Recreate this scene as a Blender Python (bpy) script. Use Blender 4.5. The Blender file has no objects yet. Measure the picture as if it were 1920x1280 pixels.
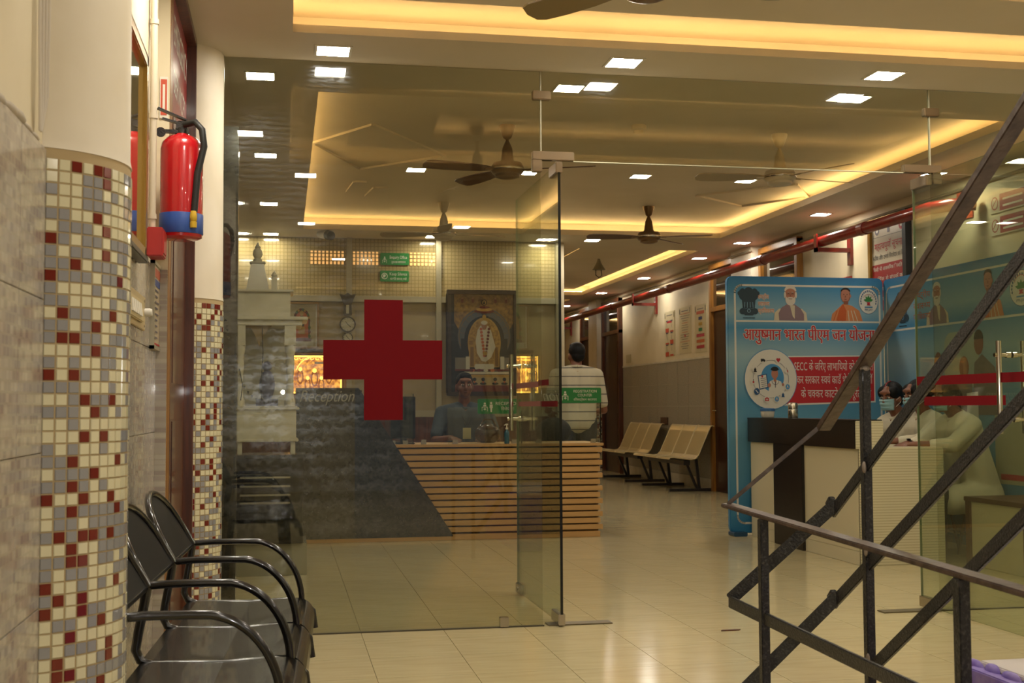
import bpy, bmesh, math, random
from mathutils import Vector, Matrix
random.seed(7)
C = bpy.context.scene.collection
SC = bpy.context.scene
PI = math.pi
# ------------------------------------------------------------------ camera
cam_d = bpy.data.cameras.new('camera'); cam = bpy.data.objects.new('camera', cam_d); C.objects.link(cam)
cam_d.sensor_width = 36; cam_d.lens = 2292.2/1920*36; cam_d.clip_start = .05; cam_d.clip_end = 200
Rm = Matrix(((0.9828964, -0.00578174, -0.18406857), (-0.18411197, -0.05352092, -0.98144704), (-0.00417704, 0.99854999, -0.05367001)))
Mx = Rm.to_4x4(); Mx.translation = (0, 0, 1.05)
cam.matrix_world = Mx
cam_d.dof.use_dof = True; cam_d.dof.focus_distance = 5.6; cam_d.dof.aperture_fstop = 9
SC.camera = cam
# ------------------------------------------------------------------ world, exposure
w = bpy.data.worlds.new('world'); SC.world = w; w.use_nodes = True
w.node_tree.nodes['Background'].inputs[0].default_value = (.9, .95, 1, 1)
w.node_tree.nodes['Background'].inputs[1].default_value = .12
SC.view_settings.view_transform = 'Standard'; SC.view_settings.look = 'None'
SC.view_settings.gamma = 1; SC.view_settings.use_curve_mapping = False
SC.view_settings.exposure = 0.45
LED_FRONT, LED_HALL, COVE_S, COVE_H = 120.0, 80.0, 17.0, 20.0
# the camera's flash, whose mirror image shows in the glass
fl = bpy.data.lights.new('camera_flash', 'POINT'); fl.energy = 22; fl.shadow_soft_size = .018; fl.color = (1, .97, .92)
flo = bpy.data.objects.new('camera_flash', fl); flo.location = (0, -.03, 1.2); C.objects.link(flo)

# ------------------------------------------------------------------ materials
def srgb(h):
    h = h.lstrip('#'); v = [int(h[i:i+2], 16)/255 for i in (0, 2, 4)]
    return tuple((c/12.92 if c <= .04045 else ((c+.055)/1.055)**2.4) for c in v)+(1,)
MATS = {}
def mat(name, col='#808080', rough=.5, metal=0, col2=None, scale=8, detail=4, bump=0, bscale=40, coat=0, emis=0, spec=.5, fac=.5, stretch=None, alpha=None):
    if name in MATS: return MATS[name]
    m = bpy.data.materials.new(name); MATS[name] = m; m.use_nodes = True
    nt = m.node_tree; b = nt.nodes['Principled BSDF']
    c = srgb(col) if isinstance(col, str) else tuple(col)+(1,)
    b.inputs['Base Color'].default_value = c; b.inputs['Roughness'].default_value = rough
    b.inputs['Metallic'].default_value = metal; b.inputs['Coat Weight'].default_value = coat
    b.inputs['Specular IOR Level'].default_value = spec; b.inputs['Coat Roughness'].default_value = .04
    if emis:
        b.inputs['Emission Color'].default_value = c; b.inputs['Emission Strength'].default_value = emis
    if col2 or bump:
        tc = nt.nodes.new('ShaderNodeTexCoord'); mp = nt.nodes.new('ShaderNodeMapping')
        nt.links.new(tc.outputs['Object'], mp.inputs[0])
        if stretch: mp.inputs['Scale'].default_value = stretch
    if col2:
        n = nt.nodes.new('ShaderNodeTexNoise'); n.inputs['Scale'].default_value = scale; n.inputs['Detail'].default_value = detail
        nt.links.new(mp.outputs[0], n.inputs['Vector'])
        r = nt.nodes.new('ShaderNodeValToRGB'); r.color_ramp.elements[0].position = fac-.15; r.color_ramp.elements[1].position = fac+.15
        r.color_ramp.elements[0].color = c; r.color_ramp.elements[1].color = srgb(col2) if isinstance(col2, str) else tuple(col2)+(1,)
        nt.links.new(n.outputs[0], r.inputs[0]); nt.links.new(r.outputs[0], b.inputs['Base Color'])
        if emis: nt.links.new(r.outputs[0], b.inputs['Emission Color'])
    if bump:
        n2 = nt.nodes.new('ShaderNodeTexNoise'); n2.inputs['Scale'].default_value = bscale; n2.inputs['Detail'].default_value = 5
        nt.links.new(mp.outputs[0], n2.inputs['Vector'])
        bp = nt.nodes.new('ShaderNodeBump'); bp.inputs['Strength'].default_value = bump; bp.inputs['Distance'].default_value = .01
        nt.links.new(n2.outputs[0], bp.inputs['Height']); nt.links.new(bp.outputs[0], b.inputs['Normal'])
    return m
def P(name, col, rough=.55, emis=0):           # plain print colour
    return mat(name, col, rough, emis=emis)
def brickmat(name, c1, c2, mortar, wdt, hgt, axes, msize=.02, rough=.35, off=.5, coat=0, noise=.0):
    m = bpy.data.materials.new(name); MATS[name] = m; m.use_nodes = True; nt = m.node_tree; b = nt.nodes['Principled BSDF']
    g = nt.nodes.new('ShaderNodeNewGeometry'); s = nt.nodes.new('ShaderNodeSeparateXYZ'); c = nt.nodes.new('ShaderNodeCombineXYZ')
    nt.links.new(g.outputs['Position'], s.inputs[0])
    nt.links.new(s.outputs[axes[0]], c.inputs[0]); nt.links.new(s.outputs[axes[1]], c.inputs[1])
    t = nt.nodes.new('ShaderNodeTexBrick'); t.inputs['Scale'].default_value = 1; t.inputs['Brick Width'].default_value = wdt
    t.inputs['Row Height'].default_value = hgt; t.inputs['Mortar Size'].default_value = msize*hgt; t.offset = off
    t.inputs['Color1'].default_value = srgb(c1); t.inputs['Color2'].default_value = srgb(c2); t.inputs['Mortar'].default_value = srgb(mortar)
    nt.links.new(c.outputs[0], t.inputs['Vector'])
    n = nt.nodes.new('ShaderNodeTexNoise'); n.inputs['Scale'].default_value = 9; nt.links.new(c.outputs[0], n.inputs['Vector'])
    mx = nt.nodes.new('ShaderNodeMixRGB'); mx.blend_type = 'MULTIPLY'; mx.inputs[0].default_value = .35
    nt.links.new(t.outputs[0], mx.inputs[1]); nt.links.new(n.outputs[0], mx.inputs[2]); nt.links.new(mx.outputs[0], b.inputs['Base Color'])
    b.inputs['Roughness'].default_value = rough; b.inputs['Coat Weight'].default_value = coat
    return m
def glassmat(name, tint, smudge=.03, ior=1.5, seed=0, low=False):
    m = bpy.data.materials.new(name); MATS[name] = m; m.use_nodes = True; nt = m.node_tree; N = nt.nodes; L = nt.links
    for n in list(N): N.remove(n)
    out = N.new('ShaderNodeOutputMaterial'); tr = N.new('ShaderNodeBsdfTransparent'); tr.inputs[0].default_value = tint+(1,)
    gl = N.new('ShaderNodeBsdfGlossy'); gl.inputs['Roughness'].default_value = 0.0; gl.inputs['Color'].default_value = (1, 1, 1, 1)
    fr = N.new('ShaderNodeFresnel'); gm = N.new('ShaderNodeNewGeometry'); im = N.new('ShaderNodeMapRange')
    im.inputs[3].default_value = ior; im.inputs[4].default_value = 1/ior     # the same reflectance on both faces of the thin sheet
    L.new(gm.outputs['Backfacing'], im.inputs[0]); L.new(im.outputs[0], fr.inputs[0])
    m1 = N.new('ShaderNodeMixShader'); L.new(fr.outputs[0], m1.inputs[0]); L.new(tr.outputs[0], m1.inputs[1]); L.new(gl.outputs[0], m1.inputs[2])
    rg = N.new('ShaderNodeBsdfGlossy'); rg.inputs['Roughness'].default_value = .22; rg.inputs['Color'].default_value = (.85, .9, 1, 1)
    # wiped smears: distorted rings and streaks
    tc = N.new('ShaderNodeTexCoord'); mp = N.new('ShaderNodeMapping'); mp.inputs['Location'].default_value = (seed, 0, seed); L.new(tc.outputs['Object'], mp.inputs[0])
    ns = N.new('ShaderNodeTexNoise'); ns.inputs['Scale'].default_value = 3.5; ns.inputs['Detail'].default_value = 6; ns.inputs['Distortion'].default_value = 2.5
    L.new(mp.outputs[0], ns.inputs['Vector'])
    wv = N.new('ShaderNodeTexWave'); wv.wave_type = 'RINGS'; wv.inputs['Scale'].default_value = 34; wv.inputs['Distortion'].default_value = 5; wv.inputs['Detail'].default_value = 4
    L.new(mp.outputs[0], wv.inputs['Vector'])
    mu = N.new('ShaderNodeMath'); mu.operation = 'MULTIPLY'; L.new(ns.outputs[0], mu.inputs[0]); L.new(wv.outputs[0], mu.inputs[1])
    mr = N.new('ShaderNodeMapRange'); mr.inputs[1].default_value = .25; mr.inputs[2].default_value = .6; mr.inputs[3].default_value = .15*smudge; mr.inputs[4].default_value = smudge*2
    L.new(mu.outputs[0], mr.inputs[0])
    fo = mr
    if low:     # smears strengthened at lower left to put in the flash's hazy glare
        gp = N.new('ShaderNodeNewGeometry'); sp = N.new('ShaderNodeSeparateXYZ'); L.new(gp.outputs['Position'], sp.inputs[0])
        zr = N.new('ShaderNodeMapRange'); zr.inputs[1].default_value = 2.0; zr.inputs[2].default_value = 1.2; zr.inputs[3].default_value = .25; zr.inputs[4].default_value = 1; L.new(sp.outputs[2], zr.inputs[0])
        xr = N.new('ShaderNodeMapRange'); xr.inputs[1].default_value = 1.0; xr.inputs[2].default_value = .3; xr.inputs[3].default_value = .2; xr.inputs[4].default_value = 1; L.new(sp.outputs[0], xr.inputs[0])
        zb = N.new('ShaderNodeMapRange'); zb.inputs[1].default_value = .25; zb.inputs[2].default_value = .7; zb.inputs[3].default_value = .3; zb.inputs[4].default_value = 1; L.new(sp.outputs[2], zb.inputs[0])
        q1 = N.new('ShaderNodeMath'); q1.operation = 'MULTIPLY'; L.new(zr.outputs[0], q1.inputs[0]); L.new(xr.outputs[0], q1.inputs[1])
        q2 = N.new('ShaderNodeMath'); q2.operation = 'MULTIPLY'; L.new(q1.outputs[0], q2.inputs[0]); L.new(zb.outputs[0], q2.inputs[1])
        fo = N.new('ShaderNodeMath'); fo.operation = 'MULTIPLY'; L.new(q2.outputs[0], fo.inputs[0]); L.new(mr.outputs[0], fo.inputs[1])
    m2 = N.new('ShaderNodeMixShader'); L.new(fo.outputs[0], m2.inputs[0]); L.new(m1.outputs[0], m2.inputs[1]); L.new(rg.outputs[0], m2.inputs[2])
    L.new(m2.outputs[0], out.inputs[0])
    return m
def gridmat(name, base, line, pitch, axes, lw=.12, rough=.3, coat=0):
    m = bpy.data.materials.new(name); MATS[name] = m; m.use_nodes = True; nt = m.node_tree; b = nt.nodes['Principled BSDF']
    g = nt.nodes.new('ShaderNodeNewGeometry'); s = nt.nodes.new('ShaderNodeSeparateXYZ'); nt.links.new(g.outputs['Position'], s.inputs[0])
    prev = None
    for ax in axes:
        d = nt.nodes.new('ShaderNodeMath'); d.operation = 'MULTIPLY'; d.inputs[1].default_value = 1/pitch; nt.links.new(s.outputs[ax], d.inputs[0])
        f = nt.nodes.new('ShaderNodeMath'); f.operation = 'FRACT'; nt.links.new(d.outputs[0], f.inputs[0])
        l = nt.nodes.new('ShaderNodeMath'); l.operation = 'LESS_THAN'; l.inputs[1].default_value = lw; nt.links.new(f.outputs[0], l.inputs[0])
        if prev:
            mx = nt.nodes.new('ShaderNodeMath'); mx.operation = 'MAXIMUM'; nt.links.new(prev.outputs[0], mx.inputs[0]); nt.links.new(l.outputs[0], mx.inputs[1]); prev = mx
        else: prev = l
    mc = nt.nodes.new('ShaderNodeMixRGB'); mc.inputs[1].default_value = srgb(base); mc.inputs[2].default_value = srgb(line)
    nt.links.new(prev.outputs[0], mc.inputs[0]); nt.links.new(mc.outputs[0], b.inputs['Base Color'])
    b.inputs['Roughness'].default_value = rough; b.inputs['Coat Weight'].default_value = coat; b.inputs['Coat Roughness'].default_value = .02
    return m
paint = mat('cream_paint', '#d9cdb0', .6, col2='#cfc2a2', scale=2.5, bump=.08, bscale=14)
paintw = mat('white_plaster', '#dcd2bf', .6, col2='#d2c6ae', scale=3, bump=.15, bscale=9)
ceilm = mat('ceiling_paint', '#c9bda8', .55, col2='#c2b69f', scale=1.5)
floor_m = mat('floor_tile', '#c6b890', .14, col2='#bbac83', scale=5, stretch=(.6, 5, 1), bump=.02, bscale=6)
grout = mat('grout', '#8d7d5b', .7)
tile_l = brickmat('printed_wall_tile', '#c9c0ae', '#a3958c', '#b8af9d', .026, .02, (1, 2), .12, rough=.22, coat=.3)
tile_r = mat('speckled_wall_tile', '#a39c8a', .25, col2='#8d8678', scale=60, detail=8)
mos_c = mat('mosaic_cream', '#d6cfae', .1, coat=.3); mos_g = mat('mosaic_grey', '#908f90', .1, coat=.3); mos_r = mat('mosaic_maroon', '#6e2018', .1, coat=.3)
mos_grout = mat('mosaic_grout', '#b09a72', .8)
wood = mat('brown_wood', '#5e3018', .35, col2='#44200f', scale=6, stretch=(8, 8, .6), coat=.2)
wood_d = mat('dark_door_wood', '#3d1d0e', .3, col2='#2a1209', scale=5, stretch=(6, 6, .5), coat=.3)
wood_g = mat('golden_wood', '#9a6a28', .4, col2='#7d4f1c', scale=6, stretch=(8, 8, .6))
slat_m = mat('light_slat_wood', '#c39a62', .42, col2='#b88e56', scale=4, stretch=(.5, 6, 6))
slat_gap = mat('slat_groove_brown', '#917349', .6)  # plain brown of the core board seen between the slats
blackm = mat('black_metal', '#1a1818', .3, col2='#2c2828', scale=60, detail=6, bump=.25, bscale=160)
chairm = mat('chair_black_metal', '#121110', .22, coat=.5)
seatm = mat('perforated_black_steel', '#100d0b', .27, coat=.2, bump=.1, bscale=300)
railm = mat('worn_rail_paint', '#121215', .4, col2='#4f4a47', scale=140, detail=9, fac=.66, bump=.4, bscale=200, coat=.2)
hand_m = mat('brown_handrail_paint', '#3a2c25', .38, col2='#55453a', scale=30, detail=6, bump=.2, bscale=60)
steel = mat('brushed_steel', '#b9b2a4', .22, metal=1); chrome = mat('chrome', '#dcd8cf', .08, metal=1)
patchm = mat('satin_patch_steel', '#8f7f68', .38, metal=.85)
bench_m = mat('cream_perforated_steel', '#bfae80', .28, metal=.15, coat=.3, bump=.08, bscale=240)
granite = mat('dark_granite', '#262422', .2, col2='#3a3835', scale=45, detail=9, coat=.4)
granite_p = mat('polished_dark_wall', '#1d1a16', .05, col2='#2b2620', scale=4, coat=1)
marble = mat('white_marble', '#cfc8b4', .3, col2='#bfb7a2', scale=7, detail=8)
alu = mat('aluminium_frame', '#a39a82', .4, metal=.3)
led_on = mat('lit_led_diffuser', (1, .93, .80), emis=1)
red = mat('extinguisher_red', '#b3121a', .25, coat=.5); redp = mat('red_pipe_paint', '#7e1c14', .3, col2='#6a150f', scale=12, coat=.3)
redv = mat('red_vinyl', '#6e0d15', .6, spec=.1); bluep = mat('blue_band', '#2c4f9c', .4); yellow = mat('yellow_plastic', '#c9a52a', .4)
rubber = mat('black_rubber', '#141313', .5)
white = P('print_white', '#d9d4c6'); green = P('sign_green', '#1f7a3c', .3); black = P('print_black', '#141414'); redprint = P('print_red', '#b0202a')
gold = mat('gilt_frame', '#a07c34', .3, metal=.6)
laminate_w = mat('white_laminate', '#c9bf9f', .4); laminate_b = mat('black_laminate', '#1b1512', .3)
ribm = gridmat('ribbed_white_laminate', '#c8bf9f', '#aaa182', .018, (2,), .25, .4)
skin_m = mat('brown_skin', '#7a4c34', .5); hair_m = mat('black_hair', '#0a0807', .6, spec=.25)
clear = glassmat('partition_glass', (.875, .88, .82), .03, low=True); clear2 = glassmat('door_glass', (.83, .87, .78), .012, seed=3)
clear3 = glassmat('counter_glass', (.92, .94, .9), .008, seed=5)
edge_g = mat('glass_edge', '#0d120e', .2)

# ------------------------------------------------------------------ mesh helpers
class MB:
    def __init__(s): s.v = []; s.f = []; s.m = []; s.mi = 0
    def add(s, vs, fs):
        o = len(s.v); s.v += [tuple(p) for p in vs]; s.f += [tuple(i+o for i in f) for f in fs]; s.m += [s.mi]*len(fs); return s
    def box(s, x0, y0, z0, x1, y1, z1):
        x0, x1 = sorted((x0, x1)); y0, y1 = sorted((y0, y1)); z0, z1 = sorted((z0, z1))
        vs = [(x, y, z) for x in (x0, x1) for y in (y0, y1) for z in (z0, z1)]
        return s.add(vs, [(0, 1, 3, 2), (4, 6, 7, 5), (0, 4, 5, 1), (2, 3, 7, 6), (0, 2, 6, 4), (1, 5, 7, 3)])
    def hexa(s, b, t):      # bottom quad, top quad (same winding, counter-clockwise from above)
        return s.add(list(b)+list(t), [(3, 2, 1, 0), (4, 5, 6, 7), (0, 1, 5, 4), (1, 2, 6, 5), (2, 3, 7, 6), (3, 0, 4, 7)])
    def bar(s, p, q, wd, th, up=(0, 0, 1)):   # rectangular bar between p and q: wd along side axis, th along up-ish axis
        p, q, up = Vector(p), Vector(q), Vector(up); d = (q-p).normalized(); sd = d.cross(up).normalized(); u = sd.cross(d).normalized()
        vs = []
        for c in (p, q):
            for a, b in ((-1, -1), (1, -1), (1, 1), (-1, 1)): vs.append(c+sd*wd/2*a+u*th/2*b)
        return s.add(vs, [(0, 3, 2, 1), (4, 5, 6, 7), (0, 1, 5, 4), (1, 2, 6, 5), (2, 3, 7, 6), (3, 0, 4, 7)])
    def tube(s, pts, r, n=10, cap=True):
        pts = [Vector(p) for p in pts]; rs = r if isinstance(r, (list, tuple)) else [r]*len(pts)
        rings = []; prev = None
        for i, p in enumerate(pts):
            d = (pts[min(i+1, len(pts)-1)]-pts[max(i-1, 0)]).normalized()
            if prev is None:
                a = Vector((0, 0, 1)) if abs(d.z) < .9 else Vector((1, 0, 0)); u = d.cross(a).normalized()
            else: u = (prev-d*prev.dot(d)).normalized()
            prev = u; w_ = d.cross(u)
            rings.append([p+(u*math.cos(2*PI*k/n)+w_*math.sin(2*PI*k/n))*rs[i] for k in range(n)])
        vs = [v for rg in rings for v in rg]; fs = []
        for i in range(len(pts)-1):
            for k in range(n): fs.append((i*n+k, i*n+(k+1) % n, (i+1)*n+(k+1) % n, (i+1)*n+k))
        if cap: fs.append(tuple(reversed(range(n)))); fs.append(tuple(range((len(pts)-1)*n, len(pts)*n)))
        return s.add(vs, fs)
    def lathe(s, prof, c=(0, 0, 0), n=24, axis='z'):
        vs = []; fs = []
        for r, z in prof:
            for k in range(n):
                a = 2*PI*k/n; p = (r*math.cos(a), r*math.sin(a), z)
                if axis == 'y': p = (p[0], p[2], p[1])
                if axis == 'x': p = (p[2], p[0], p[1])
                vs.append((c[0]+p[0], c[1]+p[1], c[2]+p[2]))
        for i in range(len(prof)-1):
            for k in range(n): fs.append((i*n+k, i*n+(k+1) % n, (i+1)*n+(k+1) % n, (i+1)*n+k))
        fs.append(tuple(reversed(range(n)))); fs.append(tuple(range((len(prof)-1)*n, len(prof)*n)))
        return s.add(vs, fs)
    def ell(s, c, r, n=16, m=10, rot=None):
        vs = []; fs = []
        for i in range(m+1):
            t = PI*i/m
            for k in range(n):
                a = 2*PI*k/n; p = Vector((r[0]*math.sin(t)*math.cos(a), r[1]*math.sin(t)*math.sin(a), r[2]*math.cos(t)))
                if rot: p = rot @ p
                vs.append(Vector(c)+p)
        for i in range(m):
            for k in range(n): fs.append((i*n+k, (i+1)*n+k, (i+1)*n+(k+1) % n, i*n+(k+1) % n))
        return s.add(vs, fs)
    def prism(s, poly, fr, c0, c1):   # poly in frame coords, extruded along the frame normal
        a = [fr(x, y, c0) for x, y in poly]; b = [fr(x, y, c1) for x, y in poly]; n = len(poly)
        return s.add(a+b, [tuple(range(n)), tuple(reversed(range(n, 2*n)))]+[(i, n+i, n+(i+1) % n, (i+1) % n) for i in range(n)])
    def mesh(s, name, mats, smooth=False, bevel=0):
        me = bpy.data.meshes.new(name); me.from_pydata(s.v, [], s.f)
        for m in (mats if isinstance(mats, (list, tuple)) else [mats]): me.materials.append(m)
        for p, i in zip(me.polygons, s.m): p.material_index = i
        bm = bmesh.new(); bm.from_mesh(me)
        if smooth != 'raw':
            bmesh.ops.remove_doubles(bm, verts=bm.verts, dist=1e-5); bmesh.ops.recalc_face_normals(bm, faces=bm.faces)
        if bevel: bmesh.ops.bevel(bm, geom=[e for e in bm.edges if len(e.link_faces) == 2 and e.calc_face_angle(0) > .5], offset=bevel, segments=2, affect='EDGES', clamp_overlap=True)
        bm.to_mesh(me); bm.free()
        if smooth is True:
            for p in me.polygons: p.use_smooth = True
            try: me.set_sharp_from_angle(angle=math.radians(42))
            except Exception: pass
        return me
def link(name, me, parent=None, world=True):
    o = bpy.data.objects.new(name, me); C.objects.link(o)
    if parent is not None:
        o.parent = parent
        if world and parent.type == 'EMPTY': o.location = -parent.location
    return o
def obj(name, mb, m, parent=None, smooth=False, bevel=0, world=True):
    return link(name, mb.mesh(name, m, smooth, bevel), parent, world)
def thing(name, label, cat, loc=(0, 0, 0), group=None, rz=0):
    o = bpy.data.objects.new(name, None); o.empty_display_size = .1; C.objects.link(o); o.location = loc; o.rotation_euler = (0, 0, rz)
    o['label'] = label; o['category'] = cat
    if group: o['group'] = group
    return o
def tag(o, label, cat, group=None, kind=None):
    o['label'] = label; o['category'] = cat
    if group: o['group'] = group
    if kind: o['kind'] = kind
    return o
def struct(name, mb, m, smooth=False, bevel=0):
    o = obj(name, mb, m, None, smooth, bevel); o['kind'] = 'structure'; return o
def dup(root, loc, label, rz=None, group=None):
    r = root.copy(); C.objects.link(r); r.location = loc
    if rz is not None: r.rotation_euler = (0, 0, rz)
    r['label'] = label
    if group: r['group'] = group
    for ch in list(root.children):
        c = ch.copy(); C.objects.link(c); c.parent = r
        for g in ch.children:
            d = g.copy(); C.objects.link(d); d.parent = c
    return r
def frame(o, u, v, n):
    o, u, v, n = Vector(o), Vector(u), Vector(v), Vector(n)
    return lambda a, b, c=0: o+u*a+v*b+n*c
def FY(x, y, z): return frame((x, y, z), (1, 0, 0), (0, 0, 1), (0, -1, 0))     # faces the camera
def FR(x, y, z): return frame((x, y, z), (0, -1, 0), (0, 0, 1), (-1, 0, 0))    # right wall, faces -X
def FL(x, y, z): return frame((x, y, z), (0, 1, 0), (0, 0, 1), (1, 0, 0))      # left wall, faces +X
def ellp(cx, cy, rx, ry, n=28, a0=0, a1=2*PI):
    full = abs(a1-a0-2*PI) < 1e-6; k = n if full else n+1
    return [(cx+rx*math.cos(a0+(a1-a0)*i/n), cy+ry*math.sin(a0+(a1-a0)*i/n)) for i in range(k)]
def rrect(a0, b0, a1, b1, r, n=5):
    pts = []
    for cx, cy, s in ((a1-r, b1-r, 0), (a0+r, b1-r, 1), (a0+r, b0+r, 2), (a1-r, b0+r, 3)):
        pts += [(cx+r*math.cos(PI/2*(s+i/n)), cy+r*math.sin(PI/2*(s+i/n))) for i in range(n+1)]
    return pts
# text: '~' after a consonant draws its half form; pre-base vowel signs are typed before their consonant
_TX = {}
def _raw(s, italic=False):
    c = bpy.data.curves.new('lettering', 'FONT'); c.body = s; c.resolution_u = 3
    if italic: c.shear = .35
    o = bpy.data.objects.new('lettering', c); C.objects.link(o); bpy.context.view_layer.update()
    dg = bpy.context.evaluated_depsgraph_get(); me = bpy.data.meshes.new_from_object(o.evaluated_get(dg))
    vs = [(v.co.x, v.co.y) for v in me.vertices]; fs = [tuple(p.vertices) for p in me.polygons]
    bpy.data.objects.remove(o); bpy.data.curves.remove(c); bpy.data.meshes.remove(me)
    return vs, fs
def text2d(s, italic=False):
    if (s, italic) in _TX: return _TX[(s, italic)]
    toks = []; cur = ''
    for ch in s:
        if ch == '~': toks.append((cur[:-1], 0)) if cur[:-1] else None; toks.append((cur[-1], 1)); cur = ''
        else: cur += ch
    if cur: toks.append((cur, 0))
    V = []; F = []; x = 0
    for t, half in toks:
        lead = len(t)-len(t.lstrip(' ')); x += .3*lead; t = t.strip(' ') if half or lead else t
        if not t: continue
        vs, fs = _raw(t, italic)
        if not vs: continue
        trail = len(t)-len(t.rstrip(' '))
        mxx = max(v[0] for v in vs)
        if half:
            bm = bmesh.new(); bv = [bm.verts.new((a, b, 0)) for a, b in vs]
            for f in fs:
                try: bm.faces.new([bv[i] for i in f])
                except Exception: pass
            cut = mxx-.17
            bmesh.ops.bisect_plane(bm, geom=bm.verts[:]+bm.edges[:]+bm.faces[:], plane_co=(cut, 0, 0), plane_no=(1, 0, 0), clear_outer=True)
            bm.verts.index_update(); vs = [(v.co.x, v.co.y) for v in bm.verts]; fs = [tuple(v.index for v in f.verts) for f in bm.faces]; bm.free(); mxx = cut
        o = len(V); V += [(a+x, b) for a, b in vs]; F += [tuple(i+o for i in f) for f in fs]; x += mxx-.01+.3*trail
    _TX[(s, italic)] = (V, F); return V, F
def art(parent, name, fr, layers, off=.0012, step=.00016):
    """flat print: one mesh, several inks, each ink a hair proud of the one under it"""
    mb = MB(); mats = []; c = off
    for ly in layers:
        m, kind, a = ly[0], ly[1], ly[2:]
        if m not in mats: mats.append(m)
        mb.mi = mats.index(m); c += step
        if kind == 'r':
            x0, y0, x1, y1 = a; mb.add([fr(x0, y0, c), fr(x1, y0, c), fr(x1, y1, c), fr(x0, y1, c)], [(0, 1, 2, 3)])
        elif kind == 'p': mb.add([fr(x, y, c) for x, y in a[0]], [tuple(range(len(a[0])))])
        elif kind == 'e': 
            pts = ellp(*a); mb.add([fr(x, y, c) for x, y in pts], [tuple(range(len(pts)))])
        elif kind == 'l':     # stroked line: pts, width, closed
            pts, wd = a[0], a[1]; closed = len(a) > 2 and a[2]; n = len(pts)
            for i in range(n if closed else n-1):
                (x0, y0), (x1, y1) = pts[i], pts[(i+1) % n]; d = math.hypot(x1-x0, y1-y0) or 1; nx, ny = -(y1-y0)/d*wd/2, (x1-x0)/d*wd/2
                ex, ey = (x1-x0)/d*wd/2*.5, (y1-y0)/d*wd/2*.5
                mb.add([fr(x0-ex+nx, y0-ey+ny, c), fr(x0-ex-nx, y0-ey-ny, c), fr(x1+ex-nx, y1+ey-ny, c), fr(x1+ex+nx, y1+ey+ny, c)], [(0, 1, 2, 3)])
        elif kind == 't':     # text, x0, y0(baseline), x1, body height
            s, x0, y0, x1, h = a[:5]; V, F = text2d(s, len(a) > 5 and a[5])
            if not V: continue
            mn = min(v[0] for v in V); mx = max(v[0] for v in V); sx = (x1-x0)/(mx-mn); sy = h/.65
            mb.add([fr(x0+(v[0]-mn)*sx, y0+v[1]*sy, c) for v in V], F)
    return link(name, mb.mesh(name, mats, 'raw'), parent)
def arc(c, r, a0, a1, n=10): return [(c[0]+r*math.cos(a0+(a1-a0)*i/n), c[1]+r*math.sin(a0+(a1-a0)*i/n)) for i in range(n+1)]

# ================================================================== ROOM SHELL
XL, XR = -.47, 5.3; G = 5.81; H1, H2 = 2.70, 2.85
b = MB(); b.box(-1.2, -4, -.12, 5.6, 27, -.006); floor = struct('floor', b, grout)
# floor tiles: 300 nearest as parts, the rest joined
T = .388; X0 = .366-T*4; cells = []
for i in range(-0, 17):
    for j in range(0, 66):
        x0 = X0+i*T; y0 = 1.34+j*T
        if x0 < XR-.02: cells.append((x0, y0))
b = MB(); b.box(.0012, .0012, -.006, T-.0012, T-.0012, 0); tm = b.mesh('floor_tile', floor_m)
vis = sorted([c for c in cells if c[0]+T > -.5 and c[1]+T > 3.2], key=lambda c: c[1])
for c in vis[:300]:
    o = link('floor_tile', tm, floor); o.location = (c[0], c[1], 0)
rest = MB()
for c in vis[300:]+[c for c in cells if c not in vis]: rest.box(c[0]+.0012, c[1]+.0012, -.006, min(c[0]+T, XR)-.0012, c[1]+T-.0012, 0)
for i in range(17):
    for j in range(14):
        if X0+i*T < XR-.02: rest.box(X0+i*T+.0012, 1.34-(j+1)*T+.0012, -.006, min(X0+(i+1)*T, XR)-.0012, 1.34-j*T-.0012, 0)
o = obj('far_floor_tiles', rest, floor_m, floor); o['kind'] = 'stuff'
# walls
b = MB(); b.box(XL-.2, -4, 0, XL-.008, G, H1+.3); wl = struct('wall_left', b, paint)
b = MB(); b.box(XR, -4, 0, XR+.2, 27, 3.1); wr = struct('wall_right', b, paint)
b = MB(); b.box(-1.2, -4.2, 0, .9, -4, 3); b.box(2.6, -4.2, 0, 5.6, -4, 3); b.box(.9, -4.2, 2.3, 2.6, -4, 3); struct('wall_back', b, paint)
b = MB(); b.box(-.55, 5.99, 0, -.29, 13.2, H2+.2); struct('wall_hall_left', b, granite_p)
b = MB(); b.box(2.95, 13.04, 0, 3.03, 26, H2); struct('wall_corridor_left', b, paint)
b = MB(); b.box(2.9, 26, 0, 5.4, 26.2, 3.1); struct('wall_corridor_end', b, paint)
# ceilings with lit trays
def slab(mb, x0, x1, y0, y1, holes, z, th):
    xs = sorted({x0, x1}|{h[0] for h in holes}|{h[2] for h in holes}); ys = sorted({y0, y1}|{h[1] for h in holes}|{h[3] for h in holes})
    for i in range(len(xs)-1):
        for j in range(len(ys)-1):
            cx, cy = (xs[i]+xs[i+1])/2, (ys[j]+ys[j+1])/2
            if not any(h[0] < cx < h[2] and h[1] < cy < h[3] for h in holes): mb.box(xs[i], ys[j], z, xs[i+1], ys[j+1], z+th)
hole_f = (.034, 3.3, 4.8, 5.375); holes_h = [(.19, 6.97, 4.6, 12.4), (3.3, 13.45, 4.73, 19.1), (3.3, 19.9, 4.73, 25.2)]
bf = MB(); slab(bf, -1.2, 5.4, -4.1, G+.02, [hole_f], H1, .036)
bf.box(-1.2, G+.0, H1+.036, 5.4, G+.06, H2+.3)      # drop between the two ceiling heights
bh = MB(); slab(bh, -1.2, 5.4, G+.02, 26.1, holes_h, H2, .055)
strip_m = mat('warm_cove_led', (1, .66, .27), emis=1)
strips = []
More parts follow.
